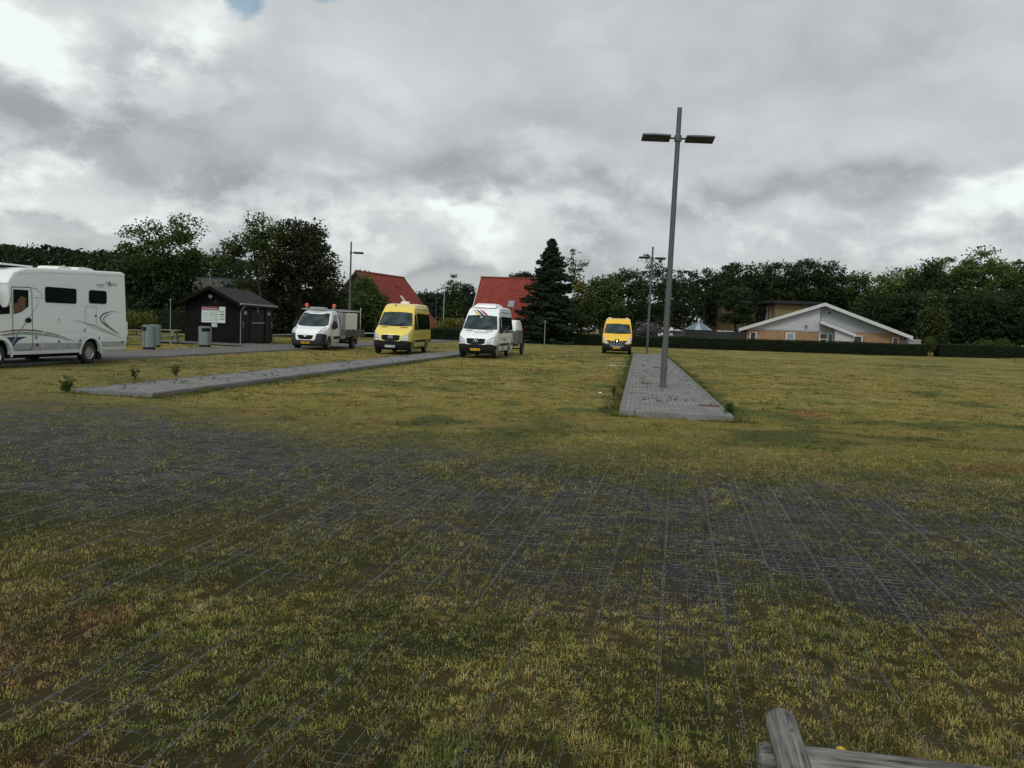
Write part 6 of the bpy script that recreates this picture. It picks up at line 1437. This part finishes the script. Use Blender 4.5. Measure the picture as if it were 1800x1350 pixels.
def pale_house():
    Y = 0; PH = R(17); O = np.array([40.3, 105., 0]); root = thing('gabled_building', 'low wide building with pale boarded gable over buff brick, behind the right hedge', 'building', O, -PH)
    ux = np.array([math.cos(PH), -math.sin(PH), 0]); uy = np.array([math.sin(PH), math.cos(PH), 0])
    def P(px, py, yy=0.):
        d = _ray(px, py); o = np.array([0, 0, EYE]); t = (yy-(o-O)@uy)/(d@uy); q = o+d*t-O
        return np.array([q@ux, yy, q[2]])
    apex = P(1450, 533); le = P(1303, 577); re = P(1602, 591.5)
    x0, xa, x1 = P(1312, 590)[0], apex[0], P(1590, 600)[0]; za = apex[2]; zl = le[2]; zr = re[2]; xs = P(1441, 560)[0]
    zAt = lambda x: zl+(za-zl)*(x-le[0])/(xa-le[0]) if x < xa else za+(zr-za)*(x-xa)/(re[0]-xa)
    D = 10.5; zbr = P(1380, 579.5)[2]; zbR = P(1540, 585)[2]
    brk = MB(); brk.box((x0, Y, 0), (xs, Y+D, zbr)); brk.box((xs, Y+.5, 0), (x1, Y+D, zbR)); brk.build('brick_wall', M['buff_brick'], root)
    g = MB(); g.add([(x0, Y-.03, zbr), (xs, Y-.03, zbr), (xs, Y-.03, zAt(xs)-.15), (x0, Y-.03, zAt(x0)-.12), (x0, Y+.3, zbr), (xs, Y+.6, zbr), (xs, Y+.6, zAt(xs)-.15), (x0, Y+.3, zAt(x0)-.12)], [(0, 1, 2, 3), (1, 5, 6, 2), (0, 1, 5, 4)]); g.build('gable_boarding', M['pale_clad'], root)
    g = MB(); g.add([(xs, Y+.45, zbR), (x1, Y+.45, zbR), (x1, Y+.45, zAt(x1)-.12), (xa, Y+.45, za-.15), (xs, Y+.45, zAt(xs)-.15)], [(0, 1, 2, 3, 4)]); g.build('gable_boarding', M['pale_clad_shaded'], root)
    # roof slabs with pale verges
    for (p, q_) in (((le[0]-.3, zl-.08), (xa, za)), ((re[0]+.1, zr-.04), (xa, za))):
        r_ = MB(); r_.add([(p[0], Y-.7, p[1]), (q_[0], Y-.7, q_[1]), (q_[0], Y+D, q_[1]), (p[0], Y+D, p[1]), (p[0], Y-.7, p[1]-.2), (q_[0], Y-.7, q_[1]-.2), (q_[0], Y+D, q_[1]-.2), (p[0], Y+D, p[1]-.2)], [(0, 1, 2, 3), (4, 7, 6, 5), (0, 3, 7, 4), (2, 3, 7, 6)])
        rr = r_.build('roof', M['felt'], root)
        v = MB(); v.add([(p[0], Y-.74, p[1]+.05), (q_[0], Y-.74, q_[1]+.05), (q_[0], Y-.74, q_[1]-.38), (p[0], Y-.74, p[1]-.38), (p[0], Y-.68, p[1]+.05), (q_[0], Y-.68, q_[1]+.05), (q_[0], Y-.68, q_[1]-.38), (p[0], Y-.68, p[1]-.38)], [(0, 1, 2, 3), (4, 7, 6, 5), (0, 4, 5, 1), (3, 2, 6, 7), (0, 3, 7, 4)]); v.build('bargeboard', M['verge_white'], rr)
    # projecting porch with its own sloping verge
    xp1, xp2 = P(1500, 588)[0], P(1465, 600)[0]; zt1, zt2 = P(1441, 564)[2], P(1500, 587)[2]; Yp = Y-1.6
    zz = lambda x: zt1+(zt2-zt1)*(x-xs)/(xp1-xs)
    pb = MB(); pb.add([(xp2, Yp, 0), (xp1-.1, Yp, 0), (xp1-.1, Yp, zz(xp1)-.25), (xp2, Yp, zz(xp2)-.25)], [(0, 1, 2, 3)]); pb.box((xp1-.14, Yp+.01, 0), (xp1-.1, Y+.5, zz(xp1)-.27)); pb.box((xp2, Yp+.01, 0), (xp2+.04, Y+.5, zz(xp2)-.27)); pw = pb.build('porch_wall', M['pale_clad'], root)
    pb = MB(); pb.add([(xs, Y-.1, 0), (xp2, Y-.1, 0), (xp2, Y-.1, zz(xp2)-.25), (xs, Y-.1, zz(xs)-.25)], [(0, 1, 2, 3)]); pb.build('porch_wall', M['pale_clad_shaded'], root)
    r_ = MB(); r_.add([(xs, Yp-.4, zt1), (xp1+.1, Yp-.4, zt2), (xp1+.1, Y+.5, zt2), (xs, Y+.5, zt1), (xs, Yp-.4, zt1-.36), (xp1+.1, Yp-.4, zt2-.36), (xp1+.1, Y+.5, zt2-.3), (xs, Y+.5, zt1-.3)], [(0, 1, 2, 3), (4, 7, 6, 5), (0, 4, 5, 1), (1, 5, 6, 2), (0, 3, 7, 4)]); r_.build('porch_roof', M['verge_white'], root)
    for (a, b, t, dark, yy) in ((1318, 1329.5, 583, 'glass', Y), (1381.5, 1397.5, 584.5, 'blind', Y), (1440.5, 1454.5, 585.5, 'glass', Y-.1), (1455.5, 1464, 585, 'glass', Y-.1), (1500.5, 1516, 590, 'glass', Y+.5), (1569, 1580, 593, 'glass', Y+.5)):
        xa_, xb_ = P(a, 590, yy)[0], P(b, 590, yy)[0]; zt_ = P((a+b)/2, t, yy)[2]
        f = MB(); zb_ = .9 if a != 1455.5 else .5
        for (u0, u1, w0, w1) in ((xa_, xb_, zt_-.1, zt_), (xa_, xb_, zb_, zb_+.1), (xa_, xa_+.1, zb_+.1, zt_-.1), (xb_-.1, xb_, zb_+.1, zt_-.1)): f.box((u0, yy-.09, w0), (u1, yy-.01, w1))
        if a in (1440.5,): f.box((xa_+.1, yy-.088, 1.62), (xb_-.1, yy-.01, 1.72))
        fr = f.build('window', M['win_frame'], root)
        q = MB(); q.box((xa_+.1, yy-.06, zb_+.1), (xb_-.1, yy-.015, zt_-.1)); q.build('pane', M[dark], fr)
    q = MB(); c = P(1458, 550, Y+.4); q.box((c[0]-.16, Y+.38, c[2]-.14), (c[0]+.16, Y+.445, c[2]+.14)); q.build('vent', M['seam'], root)
    q = MB(); c = P(1416.5, 575, Y); q.tube([(c[0], Y-.05, c[2]+.0), (c[0], Y-.3, c[2]+.15)], .05, 6); q.box((c[0]-.2, Y-.42, c[2]+.1), (c[0]+.2, Y-.22, c[2]+.22)); q.build('wall_lamp', M['seam'], root)
    q = MB(); zb0 = zbr-.16; q.box((x0-.02, Y-.06, zb0), (xs+.02, Y-.035, zb0+.14)); q.build('band', M['greyband'], root)
    q = MB(); q.box((re[0]-1.0, Y+3, 0), (P(1619, 600, Y+3)[0], Y+9, P(1604, 598.2, Y+3)[2])); q.build('annex_wall', M['pale_clad_shaded'], root)
    q = MB(); q.box((re[0]-1.05, Y+2.9, P(1604, 598.2, Y+3)[2]), (P(1619.5, 600, Y+3)[0], Y+9.1, P(1604, 596.8, Y+3)[2])); q.build('annex_roof', M['verge_white'], root)
pale_house()
def yellow_block():
    Y = 119; P = lambda px, py, yy=Y: aty(px, py, yy); zt = P(1400, 531)[2]
    root = thing('brick_building', 'two storey yellow brick block with flat dark roof behind the pale gabled building', 'building', (0, 0, 0))
    xa, xb = P(1362, 540)[0], P(1436, 540)[0]; w = MB(); w.box((xa, Y, 0), (xb, Y+12, zt-.3)); w.build('wall', M['yellow_brick'], root)
    xl = P(1343, 540, Y+3)[0]; w = MB(); w.add([(xl, Y+5, 0), (xa-.01, Y+.01, 0), (xa-.01, Y+.01, zt-.3), (xl, Y+5, zt-.3)], [(0, 1, 2, 3)]); w.build('wall', M['yellow_brick'], root)
    for k in range(3):
        t0 = .12+.30*k; t1 = t0+.13; d = np.array([xa-xl, -5.0]); 
        q = MB(); q.add([(xl+d[0]*t0, Y+5+d[1]*t0-.05, 1.0), (xl+d[0]*t1, Y+5+d[1]*t1-.05, 1.0), (xl+d[0]*t1, Y+5+d[1]*t1-.05, zt-.9), (xl+d[0]*t0, Y+5+d[1]*t0-.05, zt-.9)], [(0, 1, 2, 3)]); q.build('window', M['verge_white' if k % 2 else 'win_frame'], root)
    q = MB(); q.add([(xl-1.2, Y+5, zt-.3), (xa-.5, Y-.8, zt-.3), (xb+.6, Y-.8, zt-.3), (xb+.6, Y+13, zt-.3), (xl-1.2, Y+13, zt-.3), (xl-1.2, Y+5, zt+.1), (xa-.5, Y-.8, zt+.1), (xb+.6, Y-.8, zt+.1), (xb+.6, Y+13, zt+.1), (xl-1.2, Y+13, zt+.1)], [(0, 1, 2, 3, 4), (9, 8, 7, 6, 5), (0, 5, 6, 1), (1, 6, 7, 2), (2, 7, 8, 3), (0, 4, 9, 5)]); q.build('roof', M['felt'], root)
    Y = 117; root = thing('brick_building', 'dim yellowish brick block half hidden by the dark conical trees', 'building', (0, 0, 0))
    xa, xb = P(1268, 540, Y)[0], P(1314, 540, Y)[0]; zt = P(1290, 532, Y)[2]; w = MB(); w.box((xa, Y, 0), (xb, Y+10, zt)); w.build('wall', M['dim_brick'], root)
    q = MB(); q.box((xa-.4, Y-.4, zt), (xb+.4, Y+10.4, zt+.35)); q.build('roof', M['felt'], root)
yellow_block()
def pyramid():
    Y = 101; c = aty(1233.5, 580, Y); ap = aty(1233.5, 565.5, Y); r = 25.5*Y/FPX
    root = thing('garden_pavilion', 'small round pavilion with pale blue panelled pyramid roof behind the dark fence', 'pavilion', (c[0], Y+r, 0)); n = 12
    for mi, nm in ((0, 'pale_panel'), (1, 'blue_panel')):
        q = MB()
        for k in range(n):
            if (k % 2 == 0) == (mi == 0):
                a0, a1 = 2*math.pi*k/n+.012, 2*math.pi*(k+1)/n-.012
                q.add([(r*math.cos(a0), r*math.sin(a0), c[2]), (r*math.cos(a1), r*math.sin(a1), c[2]), (.12*math.cos(a1), .12*math.sin(a1), ap[2]), (.12*math.cos(a0), .12*math.sin(a0), ap[2])], [(0, 1, 2, 3)])
        q.build('roof_panels', M[nm], root)
    q = MB()
    for k in range(n):
        a = 2*math.pi*k/n; q.tube([(r*math.cos(a), r*math.sin(a), c[2]), (.1*math.cos(a), .1*math.sin(a), ap[2]+.01)], .035, 5)
    q.build('roof_ribs', M['steel'], root)
    q = MB(); q.lathe([(.2, ap[2]-.06), (.22, ap[2]+.08), (.1, ap[2]+.16), (.001, ap[2]+.18)], 12); q.build('finial', M['pale_panel'], root, 40)
    q = MB(); q.lathe([(r*.96, 0), (r*.96, c[2]-.02)], n*2); q.build('wall', M['dark_fence'], root)
pyramid()
def dark_fence():
    Y = 98; a = aty(1184, 581.0, Y); b = aty(1312, 583.5, Y)
    root = thing('board_fence', 'dark board fence between the tall lamp post and the pale gabled building', 'fence', (a[0], Y, 0)); L = b[0]-a[0]
    q = MB(); n = int(L/.16)
    for k in range(n):
        z = a[2]+(b[2]-a[2])*k/n; q.box((k*L/n, 0, 0), ((k+.93)*L/n, .03, z+rnd.uniform(-.02, .02)))
    q.build('boards', M['dark_fence'], root)
    for k in range(6):
        q = MB(); x = L*k/5; q.box((x-.05, -.06, 0), (x+.05, -.002, a[2]+.08)); q.build('post', M['dark_fence'], root)
    Y = 99.5; a = aty(1261, 582.0, Y); b = aty(1290, 583.5, Y); q = MB(); q.box((a[0], Y, a[2]-.35), (b[0], Y+.4, a[2]+.08)); q.box((a[0], Y+.1, 0), (b[0], Y+.3, a[2]-.35)); o = q.build('low_white_wall', M['verge_white'], None); tag(o, 'low white topped wall just above the dark fence, right of the pavilion', 'wall')
dark_fence()
# white car behind the hedge
def white_car():
    root = thing('parked_car', 'white hatchback mostly hidden by the hedge beside the tall lamp post', 'car')
    S = Shell([(.08, .25), (0, .35), (0, .6), (.06, .72), (.3, .84), (1.0, .98), (1.25, 1.05), (1.75, 1.38), (2.1, 1.50), (2.5, 1.54)], [(3.3, 1.50), (3.9, 1.35), (4.15, 1.0), (4.2, .6), (4.15, .3)], .88, .62, 1.54, .9, .2, 2., .07, [(.8, .32), (3.4, .32)], ar=.36, zb=.28)
    S.body('body', [M['white_paint'], M['black_plastic']], root)
    S.face('windscreen', [(-.68, 1.08), (.68, 1.08), (.56, 1.42), (-.56, 1.42)], M['screen'], root)
    for sg in (-1, 1):
        S.side('side_window', [(1.5, 1.02), (3.6, 1.02), (3.5, 1.30), (2.9, 1.42), (2.2, 1.42), (1.95, 1.34)], M['glass'], root, sg)
        S.face('headlight', [(sg*.5, .62), (sg*.8, .66), (sg*.78, .8), (sg*.6, .78)], M['lamp_glass'], root)
        mirror(root, -1.5, sg*.86, 1.0, sg, M['white_paint'], .7)
        wheel(root, -.8, sg*.78, .31, .2, sg, 5); wheel(root, -3.4, sg*.78, .31, .2, sg, 5)
    a = aty(1148, 586, 108); root.location = (a[0], 107.5, .62); root.rotation_euler = (0, 0, R(180)); return root
white_car()

# ------------------------------------------------------------------ sky and light
SUN_EL, SUN_AZ = R(46), R(205)     # azimuth clockwise from +Y: behind the viewer, a little to the left
def sky():
    w = bpy.data.worlds.new('World'); scene.world = w; w.use_nodes = True; nt = w.node_tree; N = nt.nodes; L = nt.links; N.clear()
    out = N.new('ShaderNodeOutputWorld')
    st = N.new('ShaderNodeTexSky'); st.sky_type = 'NISHITA'; st.sun_disc = False; st.sun_elevation = SUN_EL; st.sun_rotation = SUN_AZ; st.altitude = 10; st.air_density = 1.; st.dust_density = .6; st.ozone_density = 2.
    bg1 = N.new('ShaderNodeBackground'); bg1.inputs[1].default_value = .085; L.new(st.outputs[0], bg1.inputs[0])
    tc = N.new('ShaderNodeTexCoord'); sp = N.new('ShaderNodeSeparateXYZ'); L.new(tc.outputs['Generated'], sp.inputs[0]); X, Y, Z = sp.outputs
    def m(op, a, b=None, c=None, clamp=False):
        q = N.new('ShaderNodeMath'); q.operation = op; q.use_clamp = clamp
        for k, v in enumerate((a, b, c)):
            if v is None: continue
            if isinstance(v, (int, float)): q.inputs[k].default_value = float(v)
            else: L.new(v, q.inputs[k])
        return q.outputs[0]
    az = m('ARCTAN2', X, Y); el = m('ARCSINE', Z)
    elc = m('MAXIMUM', el, 0.0)
    # cloud deck coordinates: flatter and denser toward the horizon
    k = m('DIVIDE', 1.0, m('ADD', m('MAXIMUM', Z, 0.), .20))
    cb = N.new('ShaderNodeCombineXYZ'); L.new(m('MULTIPLY', X, k), cb.inputs[0]); L.new(m('MULTIPLY', Y, k), cb.inputs[1]); L.new(m('MULTIPLY', Z, .6), cb.inputs[2])
    dk = cb.outputs[0]
    ce = N.new('ShaderNodeCombineXYZ'); L.new(az, ce.inputs[0]); L.new(m('MULTIPLY', el, 1.55), ce.inputs[1]); L.new(m('MULTIPLY', Y, .2), ce.inputs[2]); de = ce.outputs[0]
    def noise(v, sc, det=6, ro=.55, dist=0., off=(0, 0, 0)):
        mp = N.new('ShaderNodeMapping'); mp.inputs['Location'].default_value = off; L.new(v, mp.inputs[0])
        q = N.new('ShaderNodeTexNoise'); q.inputs['Scale'].default_value = sc; q.inputs['Detail'].default_value = det; q.inputs['Roughness'].default_value = ro; q.inputs['Distortion'].default_value = dist
        L.new(mp.outputs[0], q.inputs['Vector']); return q.outputs['Fac']
    nA = noise(dk, 1.3, 5, .5, .2, (3.1, 1.7, 0)); nB = noise(de, 5.5, 8, .58, .1, (1.2, 4.4, 0)); nC = noise(de, 15, 7, .6, .05, (7.2, .4, 2)); nD = noise(de, 2.6, 4, .5, .1, (9.5, 3.1, 1)); nE = noise(de, 38, 5, .6, 0, (2, 2, 2))
    # billows: creased noise gives rounded cumulus edges
    bA = m('SUBTRACT', m('MULTIPLY', m('ABSOLUTE', m('SUBTRACT', noise(de, 4.6, 6, .5, .0, (1.3, 2.2, 6)), .5)), 4.0), .42)
    bB = m('SUBTRACT', m('MULTIPLY', m('ABSOLUTE', m('SUBTRACT', noise(de, 11., 5, .5, .0, (5.1, .7, 9)), .5)), 4.0), .42)
    # wander of the hand-placed features
    wx = m('MULTIPLY', m('SUBTRACT', nB, .5), .22); wy = m('MULTIPLY', m('SUBTRACT', nD, .5), .12)
    wy2 = m('ADD', wy, m('ADD', m('MULTIPLY', m('SUBTRACT', nC, .5), .06), m('MULTIPLY', bA, .05))); wx2 = m('ADD', wx, m('MULTIPLY', m('SUBTRACT', nC, .5), .10))
    azw = m('ADD', az, wx2); elw = m('ADD', el, wy2)
    def A_(px, py):
        d = _ray(px, py); d = d/np.linalg.norm(d); return math.atan2(d[0], d[1]), math.asin(d[2])
    def blob(px, py, sx, sy, amp, warp=True, rot=0.):
        a, e = A_(px, py); u = m('SUBTRACT', azw if warp else az, a); v = m('SUBTRACT', elw if warp else el, e)
        if rot:
            c_, s_ = math.cos(rot), math.sin(rot); u, v = m('ADD', m('MULTIPLY', u, c_), m('MULTIPLY', v, s_)), m('SUBTRACT', m('MULTIPLY', v, c_), m('MULTIPLY', u, s_))
        u = m('DIVIDE', u, sx/FPX); v = m('DIVIDE', v, sy/FPX)
        return m('MULTIPLY', m('EXPONENT', m('MULTIPLY', m('ADD', m('MULTIPLY', u, u), m('MULTIPLY', v, v)), -1.)), amp)
    tot = None
    BL = [(900, 40, 1100, 170, .07, False), (60, 95, 100, 50, .62), (130, 165, 55, 40, .34), (20, 60, 60, 40, .3), (345, 55, 65, 50, .40), (350, 120, 26, 45, .26), (200, 20, 100, 30, .14), (20, 400, 170, 28, .26), (90, 352, 70, 18, .40), (240, 420, 160, 40, .14),
          (865, 402, 52, 36, .62), (850, 455, 65, 40, .34), (820, 390, 40, 16, .3), (640, 390, 120, 26, .18), (540, 300, 45, 22, .18), (600, 350, 160, 30, .10), (700, 440, 200, 40, .12), (1010, 395, 90, 24, .18), (1400, 385, 110, 26, .20), (1705, 365, 55, 24, .52), (1650, 420, 45, 24, .46), (1560, 440, 180, 40, .10), (1780, 330, 90, 40, .14),
          (960, 270, 70, 24, .16), (1080, 300, 130, 36, .13), (1250, 420, 200, 40, .10), (620, 110, 170, 90, .10), (1450, 190, 170, 60, .10), (1760, 110, 90, 60, .12), (1130, 60, 70, 70, .06), (1560, 260, 200, 40, .08), (740, 170, 90, 50, .06),
          (420, 340, 170, 34, -.10), (120, 280, 180, 60, -.07), (270, 140, 70, 60, -.07), (40, 200, 80, 60, -.11), (900, 345, 260, 30, -.11), (760, 310, 130, 40, -.06), (1350, 345, 260, 30, -.11), (1560, 110, 150, 60, -.06), (1000, 210, 120, 60, -.05), (1620, 330, 140, 30, -.06), (1480, 405, 50, 20, -.11), (1230, 330, 120, 40, -.04),
          (380, 465, 45, 34, -.13), (600, 485, 250, 14, -.09), (780, 500, 110, 18, -.09), (60, 432, 300, 8, -.12), (1070, 495, 90, 20, -.08), (1800, 0, 120, 40, .06)]
    for b in BL:
        q = blob(*b); tot = q if tot is None else m('ADD', tot, q)
    # crisp broken cumulus edges low over the trees and at the upper left
    sh = N.new('ShaderNodeMapRange'); sh.interpolation_type = 'SMOOTHSTEP'; sh.inputs[1].default_value = .47; sh.inputs[2].default_value = .62; L.new(noise(de, 9, 9, .6, .1, (4.7, 8.1, 3)), sh.inputs[0])
    bm_ = m('EXPONENT', m('MULTIPLY', m('POWER', m('ABSOLUTE', m('DIVIDE', m('SUBTRACT', el, .118), .060)), 2.), -1.))
    tot = m('ADD', tot, m('MULTIPLY', m('MULTIPLY', sh.outputs[0], bm_), .24))
    tot = m('ADD', tot, m('MULTIPLY', sh.outputs[0], blob(180, 120, 260, 130, .22, False)))
    # everything behind the viewer: bright thin overcast that lights the vehicles' fronts
    val = m('ADD', .515, m('MULTIPLY', tot, .85))
    val = m('ADD', val, m('MULTIPLY', m('SUBTRACT', nA, .5), .12)); val = m('ADD', val, m('MULTIPLY', m('SUBTRACT', nB, .5), .10)); val = m('ADD', val, m('MULTIPLY', m('SUBTRACT', nC, .5), .06)); val = m('ADD', val, m('MULTIPLY', m('SUBTRACT', nE, .5), .03)); val = m('ADD', val, m('ADD', m('MULTIPLY', bA, .085), m('MULTIPLY', bB, .05)))
    back = N.new('ShaderNodeMapRange'); back.inputs[1].default_value = .05; back.inputs[2].default_value = -.6; back.inputs[3].default_value = 0; back.inputs[4].default_value = 1; L.new(Y, back.inputs[0])
    val = m('ADD', val, m('MULTIPLY', back.outputs[0], .55)); val = m('MINIMUM', m('MAXIMUM', val, .16), 1.25)
    # tone: darker = neutral grey violet, mid = cool grey, bright = faint green white
    cr = N.new('ShaderNodeValToRGB'); e = cr.color_ramp.elements; e[0].position = 0; e[0].color = (0, 0, 0, 1); e[1].position = 1.; e[1].color = (.93, 1., .985, 1)
    for p, c in ((.20, (.195, .225, .265)), (.30, (.282, .302, .325)), (.38, (.370, .377, .386)), (.45, (.445, .46, .47)), (.60, (.585, .62, .62)), (.8, (.78, .82, .81))):
        q = e.new(p); q.color = (*c, 1)
    L.new(val, cr.inputs[0])
    bg2 = N.new('ShaderNodeBackground'); L.new(cr.outputs[0], bg2.inputs[0]); bg2.inputs[1].default_value = 1.0
    # holes of blue
    hole = m('ADD', blob(428, 0, 36, 30, 1.3, False), m('ADD', blob(540, -10, 60, 12, .75, False), blob(640, -70, 160, 30, .9)))
    hole = m('ADD', hole, m('ADD', m('MULTIPLY', m('SUBTRACT', nC, .5), 1.5), m('MULTIPLY', m('SUBTRACT', nB, .5), 1.2))); mr = N.new('ShaderNodeMapRange'); mr.inputs[1].default_value = .42; mr.inputs[2].default_value = .82; mr.inputs[3].default_value = 0.; mr.inputs[4].default_value = .72; L.new(hole, mr.inputs[0])
    bg3 = N.new('ShaderNodeBackground'); hs = N.new('ShaderNodeMixRGB'); hs.inputs[0].default_value = .55; L.new(st.outputs[0], hs.inputs[1]); hs.inputs[2].default_value = (2.9, 5.0, 6.6, 1); L.new(hs.outputs[0], bg3.inputs[0]); bg3.inputs[1].default_value = .085
    # a little of the clear sky's own light comes through the whole deck
    m0 = N.new('ShaderNodeMixShader'); m0.inputs[0].default_value = .94; L.new(bg1.outputs[0], m0.inputs[1]); L.new(bg2.outputs[0], m0.inputs[2])
    m1 = N.new('ShaderNodeMixShader'); L.new(mr.outputs[0], m1.inputs[0]); L.new(m0.outputs[0], m1.inputs[1]); L.new(bg3.outputs[0], m1.inputs[2]); L.new(m1.outputs[0], out.inputs[0])
    w.cycles.sampling_method = 'MANUAL'; w.cycles.sample_map_resolution = 512
sky()
sd = bpy.data.lights.new('sun', 'SUN'); sd.energy = 1.3; sd.angle = R(14); sd.color = (1, .95, .87); so = bpy.data.objects.new('sun', sd); COL.objects.link(so)
dv = Vector((math.sin(SUN_AZ)*math.cos(SUN_EL), math.cos(SUN_AZ)*math.cos(SUN_EL), math.sin(SUN_EL))); so.rotation_euler = dv.to_track_quat('Z', 'Y').to_euler(); so.location = dv*60

scene.view_settings.view_transform = 'Standard'; scene.view_settings.look = 'None'; scene.view_settings.exposure = 0; scene.view_settings.gamma = 1
scene.render.engine = 'CYCLES'; scene.cycles.max_bounces = 5; scene.cycles.diffuse_bounces = 3; scene.cycles.glossy_bounces = 2; scene.cycles.transmission_bounces = 2; scene.cycles.transparent_max_bounces = 4
scene.cycles.use_denoising = True
try: scene.cycles.denoiser = 'OPENIMAGEDENOISE'
except Exception: pass
scene.cycles.use_adaptive_sampling = True; scene.cycles.adaptive_threshold = .02; scene.cycles.sample_clamp_indirect = 4
